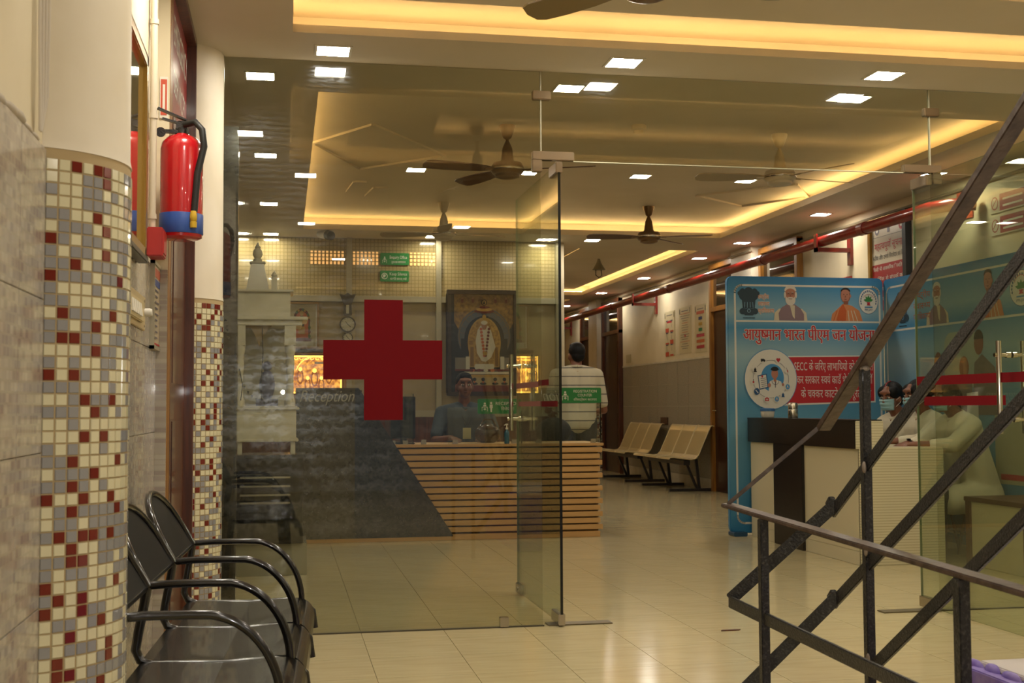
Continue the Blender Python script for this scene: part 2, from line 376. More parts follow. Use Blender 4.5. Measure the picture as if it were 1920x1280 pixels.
def tray(mb, h, z, th, depth, mg=.2):
    x0, y0, x1, y1 = h; zt = z+th+depth
    mb.box(x0-mg, y0-mg, zt, x1+mg, y1+mg, zt+.02)
    mb.box(x0-mg-.02, y0-mg-.02, z+th, x0-mg, y1+mg+.02, zt+.02); mb.box(x1+mg, y0-mg-.02, z+th, x1+mg+.02, y1+mg+.02, zt+.02)
    mb.box(x0-mg, y0-mg-.02, z+th, x1+mg, y0-mg, zt+.02); mb.box(x0-mg, y1+mg, z+th, x1+mg, y1+mg+.02, zt+.02)
    s = .09; k = .012; zz = z+th
    for a in ((x0-s-k, y0-s, x0-s, y1+s), (x1+s, y0-s, x1+s+k, y1+s), (x0-s, y0-s-k, x1+s, y0-s), (x0-s, y1+s, x1+s, y1+s+k)):
        strips.append((a[0], a[1], zz, a[2], a[3], zz+.012, z < 2.8))
tray(bf, hole_f, H1, .036, .115, .26)
for h in holes_h: tray(bh, h, H2, .055, .095 if h is holes_h[0] else .11, .24 if h is holes_h[0] else .16)
# island panel hanging inside the front tray, itself with a lit opening
isl = MB(); slab(isl, .40, 4.45, 3.65, 5.03, [(.9, 4.0, 3.95, 4.6)], 2.752, .03)
for a in ((.9, 4.0), ):
    for q in ((.78, 3.88, 4.07, 3.892), (.78, 4.708, 4.07, 4.72), (.78, 3.88, .792, 4.72), (4.058, 3.88, 4.07, 4.72)): strips.append((q[0], q[1], 2.782, q[2], q[3], 2.794, True))
cf = struct('ceiling_front', bf, ceilm); ch = struct('ceiling_hall', bh, ceilm)
io = obj('island_panel', isl, ceilm, cf)
for i in range(3):
    isl2 = MB(); x0, x1, y0, y1, z0 = [(3.46, 4.57, 13.62, 18.95, 2.93), (3.46, 4.57, 20.05, 25.05, 2.93), (0, 0, 0, 0, 0)][i]
    if x1: isl2.box(x0, y0, z0, x1, y1, z0+.02); obj('island_panel', isl2, ceilm, ch)
def setemis(m, s): m.node_tree.nodes['Principled BSDF'].inputs['Emission Strength'].default_value = s; m.node_tree.nodes['Principled BSDF'].inputs['Base Color'].default_value = (.8, .8, .8, 1)
strip_h = mat('warm_cove_led_hall', (1, .66, .27), emis=1); setemis(strip_m, COVE_S); setemis(strip_h, COVE_H)
for s in strips:
    b = MB(); b.box(*s[:6]); obj('led_strip', b, strip_m if s[6] else strip_h, cf if s[6] else ch)
# raised diamond and small batten mouldings on the hall tray ceiling
zt = 3.0
def mould(pts, lab, closed=True):
    b = MB()
    for i in range(len(pts) if closed else len(pts)-1): b.bar(pts[i]+(zt-.006,), pts[(i+1) % len(pts)]+(zt-.006,), .03, .02)
    return tag(obj('ceiling_moulding', b, ceilm), lab, 'moulding')
mould([(.20, 9.02), (.60, 8.35), (1.22, 9.3), (.60, 9.95)], 'raised diamond moulding on the left of the tray ceiling')
mould([(3.75, 10.7), (4.42, 10.0), (4.9-.1, 10.6), (4.38, 11.2)], 'raised diamond moulding beside the right cove of the tray ceiling')
mould([(.56, 11.0), (.60, 10.5), (.70, 10.5)], 'left one of two small angled battens on tray ceiling', False)
mould([(.74, 11.2), (.79, 10.75), (.90, 10.75)], 'right one of two small angled battens on tray ceiling', False)

# wall tiles on the left dado
b = MB(); b.box(0, 0, 0, .008, .4485, .3035); lt = b.mesh('wall_tile', tile_l, bevel=.0012)
zt0 = [1.573-.305*(k+1) for k in range(5)]
for z in zt0:
    for k in range(-4, 6):
        y = 2.33+.45*k
        if y+.45 > 4.76: continue
        o = link('wall_tile', lt, wl); o.location = (XL-.008, y, z+.0008)
b = MB(); b.box(0, 0, 0, .008, .179, .3035); lt2 = b.mesh('wall_tile', tile_l, bevel=.0012)
for z in zt0: o = link('wall_tile', lt2, wl); o.location = (XL-.008, 4.58, z+.0008)
b = MB()
for k in range(26): # rough plaster edge above the dado
    y = .6+k*.075+random.uniform(-.01, .01); b.ell((XL-.006, y, 1.578+random.uniform(-.003, .004)), (.008+.006*random.random(), .03+.03*random.random(), .006+.006*random.random()), 8, 6)
obj('plaster_edge', b, mat('dried_plaster', '#b8ad9c', .9), wl, True)
# right wall tiles, only the stretch above the benches is seen
b = MB(); b.box(0, 0, 0, .01, .448, .3035); rt = b.mesh('wall_tile', tile_r)
for z in [1.665-.305*(k+1) for k in range(5)]:
    for k in range(9):
        o = link('wall_tile', rt, wr); o.location = (XR-.01, 14.62+.453*k, z+.0008)
b = MB(); b.box(XR-.014, 14.6, 1.665, XR, 18.7, 1.69); b.box(XR-.01, 14.6, 0, XR, 18.7, .14); obj('dado_trim', b, marble, wr)

# ------------------------------------------------------------------ round columns with mosaic
def column(cx, cy, r, name, lab, ztop, z0, seen, a_lo, a_hi, reds, H, p=.0264):
    b = MB(); b.lathe([(r+.004, 0), (r+.004, ztop+.02)], (cx, cy, 0), 48); b2 = MB(); b2.lathe([(r+.006, ztop+.02), (r+.002, ztop+.04), (r-.001, H)], (cx, cy, 0), 48)
    root = obj(name, b2, paintw, None, True); root['kind'] = 'structure'
    obj('mosaic_backing', b, mos_grout, root, True)
    da = p/r; n = int((a_hi-a_lo)/da); rows = int((ztop-z0)/p)
    hw = (p-.0028)/2; th = .0022
    def tilemesh(mm):
        q = MB(); q.hexa([(-hw, 0, -hw), (hw, 0, -hw), (hw, 0, hw), (-hw, 0, hw)], [(-hw+.001, -th, -hw+.001), (hw-.001, -th, -hw+.001), (hw-.001, -th, hw-.001), (-hw+.001, -th, hw-.001)]); return q.mesh('mosaic_tile', mm)
    tm = [tilemesh(m) for m in (mos_c, mos_g, mos_r)]
    lst = []
    for rr in range(rows):
        for k in range(n):
            a = a_lo+da*(k+.5); z = ztop-p*(rr+.5)
            if reds is None: t = random.choices((0, 1, 2), (.47, .40, .13))[0]
            else: t = 2 if (rr, k) in reds else random.choices((0, 1), (.52, .48))[0]
            # facing weight: front-facing tiles first
            lst.append((abs(k-1.5)*.9+(0 if .45 < z else 9), a, z, t))
    lst.sort(key=lambda q: q[0])
    for q in lst[:seen]:
        _, a, z, t = q
        o = link('mosaic_tile', tm[t], root); o.location = (cx+(r+.004)*math.cos(a), cy+(r+.004)*math.sin(a), z); o.rotation_euler = (0, 0, a+PI/2)
    sb = MB()
    for q in lst[seen:]:
        _, a, z, t = q; sb.mi = t; ca, sa = math.cos(a), math.sin(a); tx, ty = -sa, ca; R_ = r+.004
        def pt(u, v, d): return (cx+(R_+d)*ca+tx*u, cy+(R_+d)*sa+ty*u, z+v)
        h2 = hw-.0008
        sb.add([pt(-hw, -hw, 0), pt(hw, -hw, 0), pt(hw, hw, 0), pt(-hw, hw, 0), pt(-h2, -h2, th), pt(h2, -h2, th), pt(h2, h2, th), pt(-h2, h2, th)],
               [(4, 5, 6, 7), (0, 1, 5, 4), (1, 2, 6, 5), (2, 3, 7, 6), (3, 0, 4, 7)])
    if sb.f: o = link('small_mosaic', sb.mesh('small_mosaic', [mos_c, mos_g, mos_r], 'raw'), root); o['kind'] = 'stuff'
    return root
c1 = (-.547, 2.767); r1 = .212; p = .0250; da1 = p/r1; alo1 = -PI/2+math.radians(20.5)
def find_red(px, py):   # which cell of the first column a seen maroon tile belongs to
    d = Mx.to_3x3() @ Vector((px-960, -(py-640), -2292.2)); ox, oy = -c1[0], -c1[1]; R_ = r1+.005
    A = d.x**2+d.y**2; B = 2*(ox*d.x+oy*d.y); D = B*B-4*A*(ox*ox+oy*oy-R_*R_)
    if D < 0: return None
    t = (-B-math.sqrt(D))/(2*A); x, y, z = t*d.x-c1[0], t*d.y-c1[1], 1.05+t*d.z
    return (int((1.556-z)/p), int((math.atan2(y, x)-alo1)/da1))
REDPX = [(147,301),(184,330),(198,334),(198,356),(181,399),(195,425),(100,435),(196,471),(143,488),(100,507),(224,525),(120,583),(207,590),(180,608),(120,630),(143,630),(97,703),(142,704),(178,658),(160,752),(216,752),(178,776),(160,823),(194,822),(141,873),(216,867),(178,893),(141,921),(98,947),(159,943),(206,938),(216,956),(138,968),(117,1019),(158,1014),(175,1011),(204,1006),(138,1040),(138,1063),(158,1062),(95,1096),(216,1095),(117,1118),(158,1112),(158,1133),(95,1145),(192,1150),(138,1188),(206,1193),(206,1213),(206,1232),(118,1240),(138,1258),(193,1267),(95,1270)]
reds = {find_red(*q) for q in REDPX}-{None}
column(c1[0], c1[1], r1, 'column_1', '', 1.556, .2, 300, alo1, alo1+da1*12, reds, H1, p)
column(-.484, 5.81, .206, 'column_2', '', 1.525, .02, 0, -PI/2-.1, -PI/2+1.75, None, H1, .025)
# cables running down beside the first column
b = MB()
for k, dx in enumerate((0, .008, .016, .023)):
    b.tube([(XL+.004+dx*.5, 2.44+dx*1.6, 2.69), (XL+.004+dx*.5, 2.45+dx*1.6, 2.1), (XL+.004+dx*.4, 2.455+dx*1.9, 1.8), (XL+.006+dx*.3, 2.46+dx*1.5, 1.66), (XL+.004, 2.475+dx*.5, 1.59)], .0032, 6)
tag(obj('cable_bundle', b, mat('white_cable', '#c9bfb0', .5), None, True), 'bundle of white cables running down the wall beside the nearer column', 'cable')

# ------------------------------------------------------------------ emergency door on the left wall
XD = -.43
b = MB(); b.box(XL-.01, 4.76, 0, XD, 5.62, H1); obj('wall_step', b, paint, wl)
b = MB(); b.box(XL, 4.753, .05, XD, 4.76, 1.573); obj('wall_tile', b, tile_l, wl)
d1 = bpy.data.objects.new('door_1', None); C.objects.link(d1); d1['kind'] = 'structure'; d1.location = (XD, 5.2, 0)
b = MB(); b.box(XD-.01, 4.765, 0, XD+.002, 4.87, 2.69); obj('door_jamb', b, wood_g, d1, bevel=.001)
b = MB(); b.box(XD-.01, 5.545, 0, -.387, 5.585, 2.69); obj('door_jamb', b, wood, d1, bevel=.002)
b = MB(); b.box(XD-.01, 4.77, 2.665, -.387, 5.585, 2.70); obj('door_head', b, wood, d1, bevel=.002)
b = MB(); b.box(XD-.01, 4.87, .01, XD+.003, 5.55, 2.14); b.box(XD, 4.95, .25, XD+.006, 5.47, 1.0); b.box(XD, 4.95, 1.15, XD+.006, 5.47, 2.0); obj('door_leaf', b, wood, d1, bevel=.001)
b = MB(); b.box(XD-.01, 4.87, 2.14, XD+.006, 5.55, 2.20); obj('transom_bar', b, wood, d1)
b = MB(); b.box(XD-.01, 4.87, 2.20, XD+.002, 5.55, 2.665); rs = obj('red_signboard', b, P('sign_red_board', '#8a1f1c', .3), d1); rs['label'] = 'red board lettered EMERGENCY SERVICES above the door'
art(rs, 'lettering', FL(XD+.002, 4.87, 2.2), [(white, 't', 'EMERGENCY', .02, .28, .66, .11), (white, 't', 'SERVICES', .02, .09, .58, .09)])

# ------------------------------------------------------------------ aluminium and wood openings on the right wall
trans_m = mat('dark_transom_glass', '#2a241a', .06, coat=1); door_n = [1]
def rdoor(y0, y1, zt_, frame_m, leaf_m, head=2.22, window=False):
    door_n[0] += 1
    d = bpy.data.objects.new('door_%d' % door_n[0], None); C.objects.link(d); d['kind'] = 'structure'; d.location = (XR, (y0+y1)/2, 0)
    for a in (y0, y1-.07): b = MB(); b.box(XR-.07, a, 0, XR, a+.07, zt_); obj('door_jamb', b, frame_m, d, bevel=.004)
    for z in (head, zt_-.05): b = MB(); b.box(XR-.068, y0, z, XR, y1, z+.06); obj('door_head', b, frame_m, d, bevel=.004)
    b = MB(); b.box(XR-.03, y0+.07, 0, XR-.005, y1-.07, head)
    for q in ((.12, .95), (1.1, head-.12)): b.box(XR-.04, y0+.2, q[0], XR-.01, y1-.2, q[1])
    obj('door_leaf', b, leaf_m, d, bevel=.003)
    b = MB(); b.box(XR-.03, y0+.07, head+.06, XR-.01, y1-.07, zt_-.05); obj('transom_pane', b, trans_m, d)
    b = MB(); b.tube([(XR-.04, y1-.14, 1.0), (XR-.08, y1-.14, 1.0), (XR-.08, y1-.26, 1.0)], .01, 8); obj('door_handle', b, steel, d, True)
    return d
rdoor(13.6, 14.53, 2.8, wood_g, wood_d); rdoor(11.85, 12.9, 2.8, wood_g, trans_m); rdoor(18.72, 19.8, 2.78, wood, wood_d); rdoor(20.4, 21.3, 2.78, wood, wood_d); rdoor(22.9, 23.9, 2.78, wood, wood_d)
for ya, yb in ((12.93, 13.56), (19.82, 20.38)):
    b = MB(); b.box(XR-.14, ya, 0, XR, yb, H2); o = struct('wall_pier', b, paintw)
b = MB()
for i in range(21):
    for j in range(58):
        y = 19.83+i*.0264; z = .03+j*.0264; b.mi = random.choices((0, 1, 2), (.4, .35, .25))[0]
        b.add([(XR-.142, y, z), (XR-.142, y+.024, z), (XR-.142, y+.024, z+.024), (XR-.142, y, z+.024)], [(0, 1, 2, 3)])
        if i < 6: b.add([(XR-.14+i*.0264, 19.818, z), (XR-.116+i*.0264, 19.818, z), (XR-.116+i*.0264, 19.818, z+.024), (XR-.14+i*.0264, 19.818, z+.024)], [(0, 1, 2, 3)])
mo = link('pier_mosaic', b.mesh('pier_mosaic', [mos_c, mos_g, mos_r], 'raw'), wr); mo['kind'] = 'stuff'
# thin conduit under the ceiling
b = MB(); b.tube([(XR-.02, 6.5, 2.76), (XR-.02, 12.9, 2.76)], .012, 6); b.tube([(XR-.16, 12.9, 2.79), (XR-.16, 13.6, 2.79)], .012, 6); b.tube([(XR-.02, 13.6, 2.79), (XR-.02, 25, 2.79)], .012, 6)
tag(obj('wall_conduit', b, mat('conduit_grey', '#8f866f', .5), None, True), 'thin grey conduit along the top of the right corridor wall', 'conduit')
# red fire pipe with brackets
t = thing('fire_pipe', 'long red fire water pipe along the right corridor wall', 'pipe', (5.0, 9, 2.6))
b = MB(); b.tube([(5.25, 8.55, 2.6), (5.08, 8.62, 2.6), (5.0, 8.8, 2.6), (5.0, 26, 2.6)], .05, 14); obj('pipe', b, redp, t, True)
for y in (10.75, 13.3, 16.9, 19.6, 22.2):
    b = MB(); b.box(4.93, y-.03, 2.5, XR, y+.03, 2.54); b.box(XR-.03, y-.035, 2.38, XR, y+.035, 2.64); b.box(4.93, y-.03, 2.5, 4.945, y+.03, 2.67)
    if y in (10.75, 16.9, 22.2): obj('bracket', b, redp, t)
for y in (9.9, 12.2, 15.4, 18.2):
    b = MB(); b.tube([(5.0, y-.05, 2.6), (5.0, y+.05, 2.6)], .058, 14); obj('coupling', b, redp, t, True)

# ------------------------------------------------------------------ glass partition
gl = thing('glass_partition', 'frameless glass partition wall with header above the open doors', 'partition', (1.2, G, 0))
gl['kind'] = 'structure'
def pane(x0, z0, x1, z1, nm='glass_pane'):
    b = MB(); b.box(x0, G-.006, z0, x1, G+.006, z1); return obj(nm, b, clear, gl)
pane(-.29, .004, 1.234, H1-.002); pane(1.240, 2.257, 3.308, H1-.002); pane(3.314, .004, XR-.01, H1-.002)
for x in (1.237, 3.311):
    b = MB(); b.box(x-.003, G-.007, 2.2 if x < 2 else 2.2, x+.003, G+.007, H1-.002); obj('joint_sealant', b, mat('clear_silicone', '#a8a48f', .2), gl)
b = MB(); b.box(1.4, G-.007, 2.254, 3.16, G+.007, 2.258); obj('joint_sealant', b, mat('glass_edge_light', '#b5b49b', .15), gl)
b = MB(); b.box(-.29, G-.008, -.002, 1.24, G+.008, .006); b.box(3.3, G-.008, -.002, 5.28, G+.008, .006); obj('floor_channel', b, mat('dark_sealant', '#4a4332', .6), gl)
b = MB(); b.box(-.296, G-.012, 0, -.278, G+.012, H1); obj('wall_channel', b, alu, gl)
# black post behind the glass at the left
b = MB(); b.box(-.285, 5.88, 0, -.212, 5.985, 2.385); tag(obj('granite_post', b, granite, bevel=.002), 'dark granite post just behind the left edge of the glass wall', 'post')
def patch(mb, x0, z0, x1, z1, t_=.018): mb.box(x0, G-t_, z0, x1, G+t_, z1)
for x0, x1 in ((1.194, 1.286), (3.279, 3.363)):
    b = MB(); patch(b, x0, 2.556, x1, 2.6); o = obj('patch_fitting', b, patchm, gl, bevel=.004)
b = MB(); patch(b, 1.192, 2.257, 1.401, 2.300, .02); patch(b, 1.192, 2.198, 1.240, 2.2571, .02); obj('corner_fitting', b, patchm, gl, bevel=.003)
b = MB(); patch(b, 3.157, 2.257, 3.367, 2.298, .02); patch(b, 3.318, 2.2, 3.367, 2.2571, .02); obj('corner_fitting', b, patchm, gl, bevel=.003)
b = MB(); patch(b, 1.024, .005, 1.066, .05); obj('floor_clip', b, steel, gl, bevel=.002)
# red cross vinyl on the fixed pane
b = MB(); fr = FY(0, G-.0064, 0)
b.prism([(.377, .992), (.56, .992), (.56, 1.184), (.749, 1.184), (.749, 1.370), (.56, 1.370), (.56, 1.562), (.377, 1.562), (.377, 1.37), (.186, 1.37), (.186, 1.184), (.377, 1.184)], fr, 0, .0006)
tag(obj('red_cross_sticker', b, redv), 'large red cross sticker on the left glass pane', 'sticker')
def leaf(x, y0, y1, label, hy, yp):
    t = thing('glass_door', label, 'door', (x, yp, 0))
    b = MB(); b.box(x-.006, y0, .012, x+.006, y1, 2.24); g = obj('glass_leaf', b, clear2, t)
    b = MB(); e = .0015; b.box(x-.0065, y0-e, .012, x+.0065, y0, 2.24); obj('leaf_edge', b, edge_g, t)
    b = MB(); b.box(x-.0065, y1, .012, x+.0065, y1+.0015, 2.24); obj('leaf_edge', b, mat('leaf_edge_pale', '#8f9a80', .2), t)
    s = 1 if yp < (y0+y1)/2 else -1; ya = y0 if s > 0 else y1
    for z0, z1, in ((.008, .062), (2.19, 2.245)):
        b = MB(); b.box(x-.017, ya-.004*s, z0, x+.017, ya+.16*s, z1); obj('pivot_fitting', b, patchm if z0 > 1 else steel, t, bevel=.003)
    yb = y1 if s > 0 else y0
    b = MB(); b.box(x-.017, yb-.13*s, .008, x+.017, yb, .062); b.lathe([(.012, -.022), (.012, .022)], (x, yb-.06*s, .035), 12, 'x'); obj('lock_fitting', b, steel, t, bevel=.003)
    h = None
    for sx in (-1, 1):
        b = MB(); b.tube([(x+sx*.062, hy, .92), (x+sx*.062, hy, 1.345)], .0125, 16); h = obj('door_handle', b, chrome, t, True)
        b = MB()
        for z in (.985, 1.28): b.tube([(x+sx*.006, hy, z), (x+sx*.085, hy, z)], .009, 12); b.tube([(x+sx*.006, hy, z), (x+sx*.026, hy, z)], .014, 12)
        obj('handle_bracket', b, chrome, h, True)
    return t
ld = leaf(1.318, 5.765, 6.86, 'left glass door standing open into the hall', 6.73, 5.83)
rd = leaf(3.285, 4.85, 5.935, 'right glass door standing open towards the stairs', 5.09, 5.81)
pink = P('faded_red_tape', '#a3525a')
def tapes(t, x, ya, yb, z, h, m, nm):
    b = MB(); b.box(x-.0068, ya, z, x-.0062, yb, z+h); obj(nm, b, m, t)
tapes(ld, 1.318, 6.25, 6.86, 1.155, .03, pink, 'tape_strip'); tapes(ld, 1.318, 6.0, 6.25, 1.160, .03, redv, 'tape_strip')
tapes(ld, 1.318, 6.2, 6.80, 1.055, .026, pink, 'tape_strip'); tapes(ld, 1.318, 5.8, 6.2, 1.052, .028, redv, 'tape_strip')
tapes(rd, 3.285, 4.86, 5.93, 1.155, .046, redv, 'tape_strip'); tapes(rd, 3.285, 5.13, 5.86, 1.05, .046, redv, 'tape_strip')
for x0, x1, y in ((1.26, 1.58, 5.84), (3.0, 3.34, 5.84)):
    b = MB(); b.box(x0, y-.04, 0, x1, y+.04, .006); tag(obj('floor_spring_plate', b, mat('worn_steel_plate', '#7a7058', .35, metal=.7), bevel=.002), 'steel floor spring plate under the %s glass door' % ('left' if x0 < 2 else 'right'), 'floor plate')
b = MB(); b.prism([(0, 0), (.09, .004), (.1, .012), (.07, .02), (.01, .016)], frame((2.02, 5.50, .001), (1, 0, 0), (0, 1, 0), (0, 0, 1)), 0, .004)
tag(obj('floor_bolt_cover', b, wood), 'small brown metal strip lying on the floor in the doorway', 'strip')

# ================================================================== LIGHTS
setemis(led_on, LED_FRONT); led_h = mat('lit_led_diffuser_hall', (1, .93, .80), emis=1); setemis(led_h, LED_HALL)
def mk_led(m, lab, loc):
    t = thing('ceiling_light', lab, 'light', loc, 'square recessed ceiling lights')
    b = MB(); s = .085
    for q in ((-s, -s, s, -s+.012), (-s, s-.012, s, s), (-s, -s, -s+.012, s), (s-.012, -s, s, s)): b.box(q[0], q[1], -.005, q[2], q[3], .0)
    link('frame', b.mesh('frame', mat('led_frame_white', '#cfc8b8', .5)), t, False)
    b = MB(); b.add([(-.073, -.073, -.002), (-.073, .073, -.002), (.073, .073, -.002), (.073, -.073, -.002)], [(0, 1, 2, 3)])
    link('diffuser', b.mesh('diffuser', m, 'raw'), t, False); return t
front = [(.22, 5.63, 'above the red cross, in front of the glass'), (1.6, 5.59, 'above the doorway, in front of the glass'), (2.95, 5.59, 'at upper right, in front of the glass'), (4.3, 5.6, 'beyond the right frame edge, before the glass'),
         (-.2, 4.19, 'near the left wall before the front tray'), (.15, 2.9, 'over the black chairs'), (1.54, 2.92, 'over the stair foot'), (2.95, 2.9, 'over the stair flight'), (4.9, 4.2, 'by the right wall before the glass'),
         (0.2, .6, 'over the camera side left'), (1.6, .6, 'over the camera side middle'), (3.2, .6, 'over the camera side right'), (.6, -2, 'far behind the camera left'), (3.2, -2, 'far behind the camera right')]
f0 = None
for x, y, s in front:
    l = 'lit square ceiling light '+s
    if f0 is None: f0 = mk_led(led_on, l, (x, y, H1))
    else: dup(f0, (x, y, H1), l)
hall = [(-.13, 6.68, H2, 'nearest of the left hall column'), (-.13, 8.8, H2, 'second of the left hall column'), (-.13, 10.9, H2, 'third of the left hall column'), (-.13, 12.8, H2, 'farthest of the left hall column'),
        (1.58, 6.65, H2, 'just behind the glass over the left door'), (3.29, 6.6, H2, 'just behind the glass over the right door'), (4.97, 6.62, H2, 'behind the glass by the right wall'),
        (4.97, 8.66, H2, 'above the blue side panel'), (4.97, 10.7, H2, 'above the red notice board'), (4.97, 12.71, H2, 'before the white pier'), (4.97, 14.12, H2, 'over the nearer bench'), (4.97, 16.43, H2, 'over the farther bench'), (4.95, 18.7, H2, 'by the far brown door'), (4.95, 21.2, H2, 'farthest down the corridor'),
        (1.55, 12.75, H2, 'behind the white fan over reception'), (2.8, 12.77, H2, 'behind the open glass door edge'), (3.28, 12.76, H2, 'at the corridor mouth'),
        (1.065, 9.92, 3.0, 'first from left in the hall tray'), (1.995, 9.9, 3.0, 'second from left in the hall tray'), (2.97, 9.9, 3.0, 'third from left in the hall tray'), (3.93, 9.95, 3.0, 'fourth from left in the hall tray'), (3.12, 16.0, H2, 'on the left of the corridor')]
h0 = None
for x, y, z, s in hall:
    l = 'lit square ceiling light '+s
    if h0 is None: h0 = mk_led(led_h, l, (x, y, z))
    else: dup(h0, (x, y, z), l)

# ================================================================== FANS
def fan(loc, top, rots, lab, bm_, mm, drop=None):
    t = thing('ceiling_fan', lab, 'fan', loc, 'ceiling fans'); L_ = top-loc[2]
    b = MB(); b.tube([(0, 0, .08), (0, 0, L_-.03)], .011, 10); link('rod', b.mesh('rod', mm, True), t, False)
    b = MB(); b.lathe([(.012, L_-.10), (.03, L_-.085), (.055, L_-.02), (.058, L_)], n=20); link('canopy', b.mesh('canopy', mm, True), t, False)
    b = MB(); b.lathe([(.013, .20), (.035, .15), (.045, .07), (.06, .05)], n=20); link('lower_cup', b.mesh('lower_cup', mm, True), t, False)
    b = MB(); b.lathe([(.04, .055), (.10, .045), (.115, .02), (.115, -.01), (.10, -.03), (.09, -.033), (.085, -.05), (.05, -.062), (.01, -.066)], n=28); link('motor', b.mesh('motor', mm, True), t, False)
    q = MB(); q.lathe([(.117, .012), (.119, .006), (.119, -.002), (.117, -.008)], n=28); link('trim_ring', q.mesh('trim_ring', steel, True), t, False)
    for a in rots:
        b = MB(); c, s = math.cos(a), math.sin(a)
        prof = [(.10, .02), (.18, .045), (.30, .06), (.45, .068), (.56, .066), (.60, .05), (.615, .0)]
        up = [(x, y) for x, y in prof]; dn = [(x, -y) for x, y in reversed(prof[:-1])]
        poly = up+dn
        def fr(u, v, w_=0): tw = .22; return Vector((u*c-v*s, u*s+v*c, .0+w_+v*math.sin(tw)*1.0))
        b.prism(poly, fr, -.003, .003); link('blade', b.mesh('blade', bm_), t, False)
        b = MB(); b.prism([(.08, .018), (.17, .014), (.17, -.014), (.08, -.018)], fr, -.008, -.002); link('blade_arm', b.mesh('blade_arm', mm), t, False)
    return t
fw = mat('fan_white_enamel', '#b9ad94', .3); fbk = mat('fan_bronze', '#6b5234', .3, metal=.5); blade_b = mat('brown_blade', '#4a2a17', .35); blade_w = mat('pale_blade', '#9a8a6c', .4)
fan((1.52, 8.25, 2.69), 3.0, (2.0, 3.35, 5.9), 'brown bladed ceiling fan left of the glass joint in hall', blade_b, fbk)
fan((3.50, 8.2, 2.69), 3.0, (.2, 3.0, 5.2), 'white ceiling fan at the right of the hall tray', blade_w, fw)
fan((1.50, 11.5, 2.70), 3.0, (.15, 2.9, 4.6), 'white ceiling fan over the reception desk', blade_w, fw)
fan((3.50, 11.4, 2.70), 3.0, (.75, 3.05, 5.9), 'dark ceiling fan near the corridor mouth', blade_b, fbk)
fnear = fan((1.215, 3.95, 2.497), 2.84, (2.27, .175, 4.36), 'ceiling fan at the top edge of the picture', mat('olive_blade', '#7d6a44', .35), fbk); fnear.scale = (.85, .85, 1)
# smoke detector, corridor lamp, cctv
t = thing('smoke_detector', 'round white smoke detector behind the glass header', 'detector', (2.26, 7.62, 2.845+.155))
b = MB(); z = 3.0; b.lathe([(.055, z-.0), (.055, z-.03), (.04, z-.036)], (2.42, 8.1, 0), 20); obj('base', b, fw, t, True)
b = MB(); b.lathe([(.035, z-.034), (.035, z-.055), (.02, z-.062)], (2.42, 8.1, 0), 16); obj('sensor_cap', b, fw, t, True); 
t = thing('hanging_lamp', 'small bell shaped lamp hanging from the corridor ceiling', 'lamp', (3.94, 15, 2.93))
b = MB(); b.lathe([(.015, 2.93), (.03, 2.88), (.075, 2.80), (.085, 2.79)], (3.94, 15, 0), 16); obj('lamp_shade', b, P('lamp_grey', '#6f6a58'), t, True)
b = MB(); b.tube([(3.90, 15, 2.79), (3.90, 15, 2.72), (3.94, 15, 2.69), (3.98, 15, 2.72), (3.97, 15, 2.79)], .006, 6); obj('wire_loop', b, black, t, True)
t = thing('security_camera', 'small white bullet camera over the back glass wall', 'camera', (.40, 12.7, 2.85))
b = MB(); b.tube([(.37, 12.6, 2.835), (.44, 12.45, 2.80)], .045, 14); obj('housing', b, white, t, True)
b = MB(); b.tube([(.44, 12.45, 2.80), (.47, 12.39, 2.785)], [.05, .047], 14); obj('lens_hood', b, black, t, True)
b = MB(); b.tube([(.37, 12.65, 2.85), (.38, 12.6, 2.83)], .018, 8); obj('bracket', b, white, t, True)

# ================================================================== LEFT WALL FITTINGS
t = thing('framed_picture', 'tall gilt framed picture with reflecting glass beside the nearer column', 'picture', (XL, 3.55, 1.87))
b = MB(); x0, x1 = XL, XL+.03
for q in ((3.0, 1.54, 4.12, 1.575), (3.0, 2.165, 4.12, 2.2), (3.0, 1.54, 3.035, 2.2), (4.085, 1.54, 4.12, 2.2)): b.box(x0, q[0], q[1], x1, q[2], q[3])
obj('frame', b, gold, t, bevel=.004)
b = MB(); b.box(x0, 3.03, 1.57, x0+.016, 4.09, 2.17); obj('glazed_print', b, mat('dim_glazed_print', '#57513c', .04, col2='#7d6c45', scale=2.2, coat=1), t)
b = MB(); b.box(x0, 2.98, 1.525, x0+.034, 4.14, 1.545); obj('lower_rail', b, blackm, t, bevel=.003)
# the white pipe ends in the red box
b = MB(); b.tube([(XL+.012, 4.46, 2.69), (XL+.012, 4.46, 1.69)], .0125, 10); pc = tag(obj('white_conduit', b, mat('pvc_white', '#c6b9a4', .4), None, True), 'vertical white conduit pipe beside the fire extinguisher', 'pipe')
for z in (2.42, 2.08, 1.72):
    b = MB(); b.tube([(XL+.012, 4.46, z), (XL+.012, 4.46, z+.018)], .016, 10); b.box(XL, 4.455, z, XL+.02, 4.50, z+.012); obj('pipe_clip', b, MATS['pvc_white'], pc, True)
t = thing('alarm_box', 'small red alarm box at the foot of the white pipe', 'alarm', (XL, 4.46, 1.65))
b = MB(); b.box(XL, 4.40, 1.582, XL+.055, 4.52, 1.685); obj('box_body', b, P('alarm_red', '#a82420', .4), t, bevel=.004)
b = MB(); b.box(XL+.055, 4.415, 1.595, XL+.058, 4.505, 1.672); obj('box_cover', b, P('alarm_red_cover', '#b32d26', .35), t)
